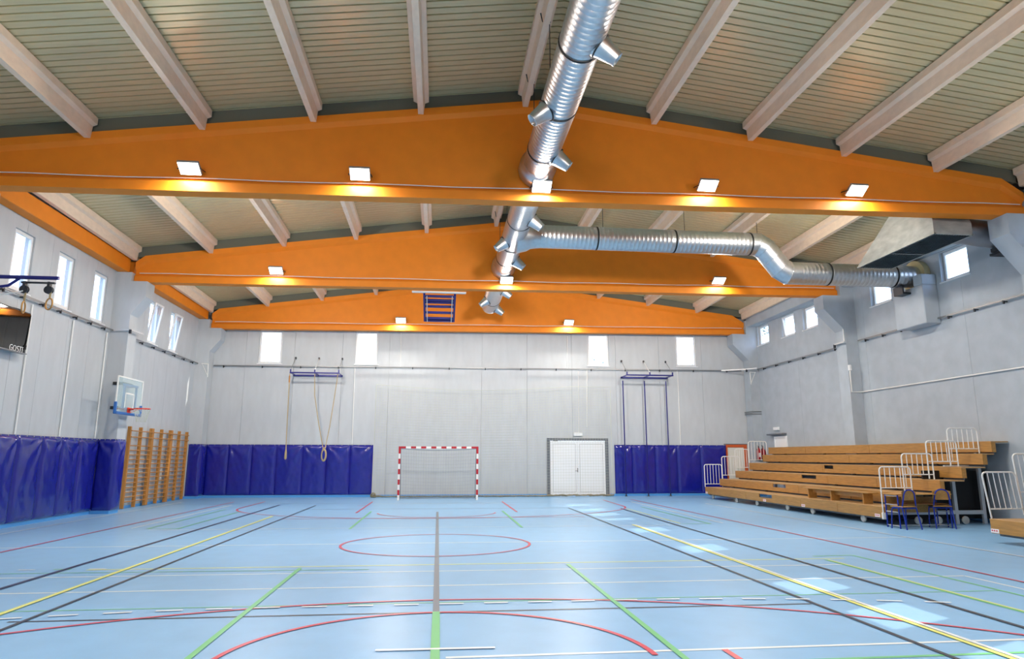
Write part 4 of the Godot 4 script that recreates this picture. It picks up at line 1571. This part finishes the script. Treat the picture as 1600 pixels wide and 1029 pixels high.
# ------------------------------------------------------------------ goal
func build_goal() -> void:
	var z := -27.2
	var t := thing("handball_goal", "red and white striped handball goal with a grey net in front of the end wall", "goal", Vector3(0.02, 0, z))
	var cx := 0.02
	var q := 0.08
	for s in [-1, 1]:
		var x: float = cx + s * 1.54
		var y := 2.08
		var red := true
		var first := true
		while y > 0.01:
			var h := 0.28 if first else 0.20
			h = minf(h, y)
			var st := S()
			rbox(st, Vector3(x, y - h / 2, z), Vector3(q, h - 0.001, q), 0.006)
			mk("post_stripe", st, "red" if red else "white_paint", t)
			y -= h
			red = not red
			first = false
	var x := cx - 1.5
	var k := 0
	while k < 15:
		var st := S()
		var w := 0.20
		rbox(st, Vector3(x + w / 2, 2.04, z), Vector3(w - 0.001, q, q), 0.006)
		mk("crossbar_stripe", st, "red" if k % 2 == 0 else "white_paint", t)
		x += w
		k += 1
	var fr := S()
	for s in [-1, 1]:
		var px: float = cx + s * 1.52
		tube(fr, [Vector3(px, 2.02, z - 0.04), Vector3(px, 1.98, z - 0.35), Vector3(px, 1.0, z - 0.75), Vector3(px, 0.03, z - 0.98)], 0.014, 6)
		tube(fr, [Vector3(px, 0.03, z), Vector3(px, 0.03, z - 0.98)], 0.014, 6)
	tube(fr, [Vector3(cx - 1.52, 0.03, z - 0.98), Vector3(cx + 1.52, 0.03, z - 0.98)], 0.014, 6)
	mk("net_stay", fr, "rail_steel", t)
	var n := S()
	var side := [Vector2(2.0, 0.04), Vector2(1.98, 0.35), Vector2(1.0, 0.75), Vector2(0.03, 0.98)]
	for i in 31:
		var px := cx - 1.5 + 0.1 * i
		tube(n, side.map(func(p): return Vector3(px, p.x - 0.02 * sin(i * 1.3), z - p.y)), 0.0028, 3)
	for i in 22:
		var f := i / 21.0 * 3.0
		var a: Vector2 = side[mini(int(f), 2)]
		var b: Vector2 = side[mini(int(f) + 1, 3)]
		var p := a.lerp(b, f - int(f) if f < 3.0 else 1.0)
		var pts := []
		for j in 9:
			pts.append(Vector3(cx - 1.5 + 3.0 * j / 8.0, p.x - 0.06 * sin(PI * j / 8.0), z - p.y))
		tube(n, pts, 0.0028, 3)
	var nm := mk("goal_net", n, "goal_net", t)
	nm.set_meta("kind", "stuff")


# ------------------------------------------------------------------ protective net
func sag(f: float) -> float:
	return 4.74 - 0.20 * sin(PI * minf(f * 1.25, 1.0)) + (0.02 if f > 0.8 else 0.0)


func build_net() -> void:
	var x0 := -2.72
	var x1 := 7.60
	var z := ZB + 0.32
	var t := thing("safety_net", "tall pale ball-stop net hung across the end wall behind the goal", "net", Vector3(2.4, 0, z))
	var st := S()
	var nx := 86
	for i in nx + 1:
		var f := i / float(nx)
		var x := lerpf(x0, x1, f)
		tube(st, [Vector3(x, 0.03, z + 0.03 * sin(i * 0.7)), Vector3(x, 1.4, z + 0.04 * sin(i * 0.9)), Vector3(x, sag(f), z)], 0.0032, 3)
	for j in 40:
		var pts := []
		for i in 13:
			var f := i / 12.0
			pts.append(Vector3(lerpf(x0, x1, f), 0.06 + (sag(f) - 0.06) * j / 39.0, z + 0.02 * sin(i * 1.1 + j)))
		tube(st, pts, 0.0032, 3)
	var nm := mk("netting", st, "net", t)
	nm.set_meta("kind", "stuff")
	var r := S()
	var top := []
	for i in 41:
		var f := i / 40.0
		top.append(Vector3(lerpf(x0, x1, f), sag(f), z))
	tube(r, top, 0.008, 6)
	mk("head_rope", r, "net", t)
	for x in [x0, x1]:
		var s := S()
		tube(s, [Vector3(x, 0.03, z), Vector3(x, 4.72, z)], 0.010, 6)
		mk("side_rope", s, "net", t)
	# the loose foot of the net lying on the floor
	var p := S()
	for k in 4:
		var pts := []
		for i in 70:
			var f := i / 69.0
			var heap := 1.0 if f > 0.72 or f < 0.04 else 0.45
			pts.append(Vector3(lerpf(x0 - 0.05, x1 + 0.05, f), 0.025 + 0.05 * heap * absf(sin(i * 0.8 + k * 1.9)) * (0.4 + 0.3 * k), z + 0.05 * k - 0.05 + 0.05 * sin(i * 0.5 + k)))
		tube(p, pts, 0.020, 6)
	for k in 5:
		tube(p, arc_pts(Vector3(x0 + 0.05, 0.06 + 0.02 * k, z + 0.05), Vector3(0.12 - 0.01 * k, 0, 0.03), Vector3(0, 0.09 - 0.01 * k, 0.05), 0, TAU * 15 / 16.0, 15), 0.018, 6, true)
	var pm := mk("foot_bundle", p, "net_pile", t)
	pm.set_meta("kind", "stuff")


# ------------------------------------------------------------------ bleachers
const ROW_X := [11.10, 11.74, 12.45, 13.08, 13.70, 13.98]
const ROW_Y := [0.46, 0.79, 1.115, 1.44, 1.775, 2.085]


func guard(parent: Node3D, x0: float, x1: float, y0: float, y1: float, z: float, foot: float, lean := Vector3.ZERO) -> void:
	# outline with rounded upper corners, two legs, five bars; lean shifts the top edge
	var st := S()
	var f := func(x: float, y: float) -> Vector3: return Vector3(x, y, z) + lean * (y - y0) / (y1 - y0)
	var pts := [f.call(x0, foot), f.call(x0, y1 - 0.09)]
	for k in 4:
		var a := PI - PI / 2 * (k + 1) / 4.0
		pts.append(f.call(x0 + 0.09 + 0.09 * cos(a), y1 - 0.09 + 0.09 * sin(a)))
	for k in 4:
		var a := PI / 2 - PI / 2 * k / 4.0
		pts.append(f.call(x1 - 0.09 + 0.09 * cos(a), y1 - 0.09 + 0.09 * sin(a)))
	pts.append(f.call(x1, y1 - 0.09))
	pts.append(f.call(x1, y0 - 0.12))
	tube(st, pts, 0.017, 8)
	tube(st, [f.call(x0, y0), f.call(x1, y0)], 0.014, 8)
	var g := mk("guard_rail", st, "white_paint", parent)
	for k in 5:
		var x := lerpf(x0, x1, (k + 1) / 6.0)
		var s := S()
		tube(s, [f.call(x, y0), f.call(x, y1)], 0.010, 8)
		var mi := MeshInstance3D.new()
		s.generate_normals()
		mi.mesh = s.commit()
		mi.mesh.surface_set_material(0, M["white_paint"])
		mi.name = "baluster"
		g.add_child(mi, true)


func board(parent: Node3D, called: String, material: String, x: float, y: float, h: float, z0: float, z1: float, notch := Vector2.ZERO) -> void:
	var st := S()
	if notch == Vector2.ZERO:
		rbx(st, Vector3(x, y - h, z0), Vector3(x + 0.03, y, z1), 0.005)
	else:
		rbx(st, Vector3(x, y - h, z0), Vector3(x + 0.03, y, notch.x), 0.005)
		rbx(st, Vector3(x, y - h, notch.y), Vector3(x + 0.03, y, z1), 0.005)
		rbx(st, Vector3(x, y - h, notch.x), Vector3(x + 0.03, y - 0.14, notch.y), 0.005)
		rbx(st, Vector3(x, y - 0.03, notch.x), Vector3(x + 0.03, y, notch.y), 0.005)
	mk(called, st, material, parent)


func stand(t: Node3D, z0: float, z1: float, rows: int, near_guards: bool, far_guards: bool) -> void:
	var joints := [[0.33, 0.66, 0.83], [0.30, 0.55, 0.80], [0.24, 0.58, 0.79], [0.47, 0.74, 0.9], [0.21, 0.52, 0.83], [0.25, 0.58, 0.87]]
	var notches := [0.46, 0.44, 0.485, 0.485, -1.0, -1.0]
	var end0 := z0
	var end1 := z1
	for k in rows:
		z0 = end0 + (0.2 if rows < 6 and k > 0 else 0.0)
		z1 = end1 + (0.38 if k > 1 else 0.0)
		var x: float = ROW_X[k]
		var y: float = ROW_Y[k]
		var h := 0.275
		var z := z0
		var js: Array = joints[k].duplicate()
		js.append(1.0)
		for j in js:
			var e: float = lerpf(z0, z1, j)
			var n := Vector2.ZERO
			if notches[k] > 0:
				var nc: float = lerpf(z0, z1, notches[k])
				if nc - 0.5 > z and nc + 0.5 < e:
					n = Vector2(nc - 0.45, nc + 0.45)
				elif nc > z and nc < e:
					n = Vector2(maxf(z + 0.1, nc - 0.45), minf(e - 0.1, nc + 0.45))
			board(t, "fascia_board", "beech", x, y, h, z + 0.006, e - 0.006, n)
			z = e
		var nx: float = ROW_X[k + 1] if k < 5 else XR - 0.04
		var dk := S()
		rbx(dk, Vector3(x + 0.002, y - 0.028, z0), Vector3(nx + 0.04 if k < 5 else nx, y + 0.003, z1), 0.004)
		mk("tread", dk, "deck_top", t)
		# side boards close the ends of the seat box
		for zz in [z0, z1 - 0.028]:
			var sb := S()
			rbx(sb, Vector3(x + 0.03, y - h, zz), Vector3(x + 0.12, y - 0.03, zz + 0.028), 0.004)
			mk("side_board", sb, "beech", t)
		# grey steel beam under the fascia
		var bm := S()
		bx(bm, Vector3(x + 0.10, y - h - 0.05, z0 + 0.1), Vector3(x + 0.14, y - h + 0.06, z1 - 0.1))
		mk("steel_beam", bm, "gap_grey", t)
		if k > 0:
			for f in [0.12, 0.36, 0.62, 0.86]:
				var hk := S()
				rbox(hk, Vector3(x + 0.0, y - h - 0.012, lerpf(z0, z1, f)), Vector3(0.06, 0.035, 0.10), 0.006)
				mk("row_lock", hk, "black_rubber", t)
	z0 = end0
	z1 = end1
	# frame and dark screen under the seats
	for z in [z1 - 0.25, z0 + 0.25]:
		for x in [13.30, 14.08]:
			var p := S()
			rbx(p, Vector3(x - 0.045, 0.0, z - 0.04), Vector3(x + 0.045, 1.46 if x < 14 else 1.80, z + 0.04), 0.006)
			mk("frame_post", p, "rail_light", t)
		var cb := S()
		rbx(cb, Vector3(11.3, 0.24, z - 0.03), Vector3(14.1, 0.34, z + 0.03), 0.006)
		rbx(cb, Vector3(13.10, 1.40, z - 0.03), Vector3(14.12, 1.48, z + 0.03), 0.006)
		mk("frame_rail", cb, "rail_light", t)
	var sc := S()
	bx(sc, Vector3(11.5, 0.12, z1 - 0.45), Vector3(14.4, 0.62, z1 - 0.40))
	bx(sc, Vector3(12.6, 0.62, z1 - 0.45), Vector3(14.4, 1.34, z1 - 0.40))
	mk("dark_screen", sc, "grille", t)
	# castors
	var zs := []
	for f in [0.045, 0.24, 0.385, 0.57, 0.70, 0.915]:
		zs.append(lerpf(z0, z1, f + (0.1 if rows < 6 and f < 0.1 else 0.0)))
	for z in zs:
		wheel(t, Vector3(11.22, 0.10, z))
		wheel(t, Vector3(12.10, 0.10, z - 0.15))
	for x in [12.2, 12.75, 13.5]:
		wheel(t, Vector3(x, 0.10, z1 - 0.2), true)
	if near_guards:
		for k in 4:
			guard(t, ROW_X[k] + 0.0, ROW_X[k] + 0.84, ROW_Y[k] + 0.46, ROW_Y[k] + 0.98, z1 + 0.035, ROW_Y[k] - 0.30 + 0.33 * (0 if k == 0 else 1))
		var ft := S()
		rbx(ft, Vector3(11.07, 0.16, z1 + 0.005), Vector3(11.15, 0.32, z1 + 0.06), 0.006)
		mk("rail_socket", ft, "white_paint", t)
	if far_guards:
		guard(t, 11.12, 11.88, ROW_Y[0] + 0.12, ROW_Y[0] + 0.92, z0 - 0.03, ROW_Y[0])
		guard(t, 11.90, 12.68, ROW_Y[1] + 0.15, ROW_Y[1] + 0.92, z0 - 0.03, ROW_Y[1])
		guard(t, 13.12, 13.92, ROW_Y[3] + 0.13, ROW_Y[3] + 0.90, z0 - 0.03, ROW_Y[3])
		guard(t, 12.50, 13.10, ROW_Y[2] + 0.14, ROW_Y[2] + 0.90, z0 - 0.03, ROW_Y[2])
	# paper labels
	for f in [0.012, 0.455, 0.672, 0.982]:
		var lb := S()
		var z := lerpf(z0, z1, f)
		box(lb, Vector3(11.098, 0.235, z), Vector3(0.003, 0.075, 0.20))
		mk("paper_label", lb, "label", t)
		var ink := S()
		for j in 3:
			box(ink, Vector3(11.096, 0.24, z - 0.06 + 0.055 * j), Vector3(0.002, 0.03, 0.035))
		mk("label_print", ink, "label_ink", t)


func wheel(t: Node3D, c: Vector3, across := false) -> void:
	var st := S()
	var ax := Vector3(0, 0, 1) if across else Vector3(1, 0, 0)
	turned(st, c - ax * 0.03, ax, [[0.0, 0.03], [0.003, 0.078], [0.006, 0.095], [0.02, 0.1], [0.04, 0.1], [0.054, 0.095], [0.057, 0.078], [0.06, 0.03]], 20)
	mk("castor", st, "wheel", t)


func build_bleachers() -> void:
	var z0 := -27.57
	var z1 := -16.2
	var t := thing("bleachers", "six-row wooden telescopic bleachers on castors along the far part of the side wall", "bleachers", Vector3(12.8, 0, (z0 + z1) * 0.5), "telescopic bleachers")
	stand(t, z0, z1, 6, true, true)
	var t2 := thing("bleachers", "second wooden bleacher unit, only its first board and slanting white rails in view", "bleachers", Vector3(12.8, 0, -8.5), "telescopic bleachers")
	stand(t2, -12.85, -4.2, 3, false, false)
	guard(t2, 11.16, 11.90, ROW_Y[0] + 0.19, ROW_Y[0] + 0.92, -12.88, ROW_Y[0], Vector3(-0.08, 0, 0))
	guard(t2, 11.88, 12.62, ROW_Y[1] + 0.19, ROW_Y[1] + 0.96, -12.88, ROW_Y[1], Vector3(-0.06, 0, 0))
	# low bench on the first tread
	var b := thing("bench", "low wooden bench with three panel legs standing on the bleachers' first tread", "bench", Vector3(11.42, 0.463, -18.5))
	var st := S()
	rbx(st, Vector3(11.27, 0.735, -20.2), Vector3(11.57, 0.77, -16.95), 0.008)
	mk("bench_top", st, "beech", b)
	for z in [-19.95, -18.75, -17.25]:
		var l := S()
		var poly := PackedVector2Array([Vector2(-0.13, 0.0), Vector2(0.13, 0.0), Vector2(0.14, 0.272), Vector2(-0.14, 0.272)])
		extrude(l, poly, Transform3D(Basis(), Vector3(11.42, 0.463, z)), Transform3D(Basis(), Vector3(11.42, 0.463, z + 0.05)))
		mk("leg", l, "beech", b)
	var sb := S()
	rbx(sb, Vector3(11.41, 0.62, -19.9), Vector3(11.44, 0.73, -17.25), 0.004)
	mk("stretcher", sb, "beech", b)


# ------------------------------------------------------------------ desk and chairs
func build_desk() -> void:
	var z0 := -15.92
	var z1 := -15.46
	var x0 := 11.02
	var x1 := 12.36
	var t := thing("school_desk", "blue-legged school desk with a pale wooden top beside the bleachers' end", "desk", Vector3((x0 + x1) / 2, 0, (z0 + z1) / 2))
	var st := S()
	rbx(st, Vector3(x0 - 0.06, 0.785, z0 - 0.04), Vector3(x1 + 0.06, 0.81, z1 + 0.03), 0.006)
	mk("desktop", st, "beech", t)
	for x in [x0, x1]:
		for z in [z0, z1]:
			var l := S()
			tube(l, [Vector3(x, 0, z), Vector3(x, 0.785, z)], 0.017, 10)
			mk("leg", l, "chair_blue", t)
		var r := S()
		tube(r, [Vector3(x, 0.38, z0), Vector3(x, 0.38, z1)], 0.012, 8)
		tube(r, [Vector3(x, 0.55, z0), Vector3(x, 0.55, z1)], 0.012, 8)
		tube(r, [Vector3(x, 0.76, z0), Vector3(x, 0.76, z1)], 0.014, 8)
		mk("side_bar", r, "rail_light", t)
	var lr := S()
	tube(lr, [Vector3(x0, 0.06, (z0 + z1) / 2), Vector3(x1, 0.06, (z0 + z1) / 2)], 0.010, 8)
	tube(lr, [Vector3(x0, 0.06, z0), Vector3(x0, 0.06, z1)], 0.010, 8)
	tube(lr, [Vector3(x1, 0.06, z0), Vector3(x1, 0.06, z1)], 0.010, 8)
	mk("foot_bar", lr, "rail_light", t)
	var sh := S()
	rbx(sh, Vector3(x0 + 0.02, 0.56, z0 + 0.02), Vector3(x1 - 0.02, 0.575, z1 - 0.02), 0.004)
	mk("book_shelf", sh, "pine_dark", t)
	var fp := S()
	rbx(fp, Vector3(x0 + 0.02, 0.34, z0 - 0.005), Vector3(x1 - 0.02, 0.72, z0 + 0.012), 0.004)
	mk("modesty_panel", fp, "beech", t)
	chair(Vector3(11.16, 0, -15.42), 0.10, "blue-framed wooden school chair drawn up to the desk, beside the bleacher rail")
	chair(Vector3(12.18, 0, -15.55), -0.35, "blue-framed wooden school chair at the desk's far end, turned sideways")


func chair(at: Vector3, turn: float, label: String) -> void:
	var t := thing("school_chair", label, "chair", at, "school chairs at the desk")
	t.rotation.y = turn
	t.scale = Vector3(1.04, 1.12, 1.04)
	var P := -at     # parts are given in world coordinates by mk, so shift them back
	var o := at
	var hoop := S()
	var pts := [o + Vector3(-0.20, 0.0, 0.22), o + Vector3(-0.185, 0.45, 0.12), o + Vector3(-0.14, 0.72, 0.16)]
	for k in 7:
		var a := PI - PI * (k + 1) / 8.0
		pts.append(o + Vector3(cos(a) * 0.135, 0.72 + sin(a) * 0.10, 0.165))
	pts.append_array([o + Vector3(0.14, 0.72, 0.16), o + Vector3(0.185, 0.45, 0.12), o + Vector3(0.20, 0.0, 0.22)])
	tube(hoop, pts, 0.015, 10)
	mk("back_frame", hoop, "chair_blue", t)
	for s in [-1, 1]:
		var l := S()
		tube(l, [o + Vector3(s * 0.185, 0.45, 0.12), o + Vector3(s * 0.185, 0.44, -0.16), o + Vector3(s * 0.185, 0.40, -0.20), o + Vector3(s * 0.20, 0.0, -0.24)], 0.014, 10)
		mk("leg", l, "chair_blue", t)
	var cr := S()
	tube(cr, [o + Vector3(-0.185, 0.42, -0.18), o + Vector3(0.185, 0.42, -0.18)], 0.011, 8)
	tube(cr, [o + Vector3(-0.185, 0.43, 0.12), o + Vector3(0.185, 0.43, 0.12)], 0.011, 8)
	mk("cross_bar", cr, "chair_blue", t)
	var se := S()
	rbox(se, o + Vector3(0, 0.465, -0.04), Vector3(0.40, 0.018, 0.40), 0.008)
	mk("seat", se, "beech", t)
	var bk := S()
	var rings := []
	for k in 7:
		var f := k / 6.0
		var x := -0.19 + 0.38 * f
		var z := 0.145 - 0.03 * (1.0 - pow(2 * f - 1, 2))
		var c := 0.02 if k == 0 or k == 6 else 0.0
		rings.append(PackedVector3Array([o + Vector3(x, 0.60 + c, z - 0.012), o + Vector3(x, 0.80 - c, z - 0.004), o + Vector3(x, 0.80 - c, z + 0.006), o + Vector3(x, 0.60 + c, z - 0.002)]))
	loft(bk, rings)
	mk("backrest", bk, "beech", t)


# ------------------------------------------------------------------ folded ceiling basket
func build_folded_basket() -> void:
	var xa := -0.62
	var xb := 0.48
	var top := Vector3(0, 7.10, -22.2)
	var low := Vector3(0, 6.52, -23.9)
	var t := thing("folded_backstop", "blue folded basketball ladder frame hanging under the middle girder", "basketball frame", Vector3((xa + xb) / 2, 7.1, -22.2))
	var pl := S()
	rbx(pl, Vector3(-1.0, 7.12, -22.20), Vector3(0.82, 7.17, -22.06), 0.008)
	mk("mounting_rail", pl, "white_paint", t)
	for s in [-1, 1]:
		var st := S()
		var x: float = xa + 0.03 if s < 0 else xb - 0.03
		var d := low - top
		box(st, (top + low) * 0.5 + Vector3(x, 0, 0), Vector3(0.07, 0.09, d.length()), frame_at(d.normalized()))
		mk("side_rail", st, "blue_steel", t)
		var w := S()
		var xi: float = x + s * -0.09
		box(w, (top + low) * 0.5 + Vector3(xi, -0.06, 0.0), Vector3(0.03, 0.03, d.length() * 0.95), frame_at(d.normalized()))
		mk("inner_stay", w, "rail_light", t)
	for f in [0.08, 0.22, 0.30, 0.45, 0.68, 0.90, 1.0]:
		var st := S()
		var p := top.lerp(low, f)
		rbx(st, Vector3(xa + 0.05, p.y - 0.04, p.z - 0.04), Vector3(xb - 0.05, p.y + 0.04, p.z + 0.04), 0.006)
		mk("rung", st, "blue_steel", t)
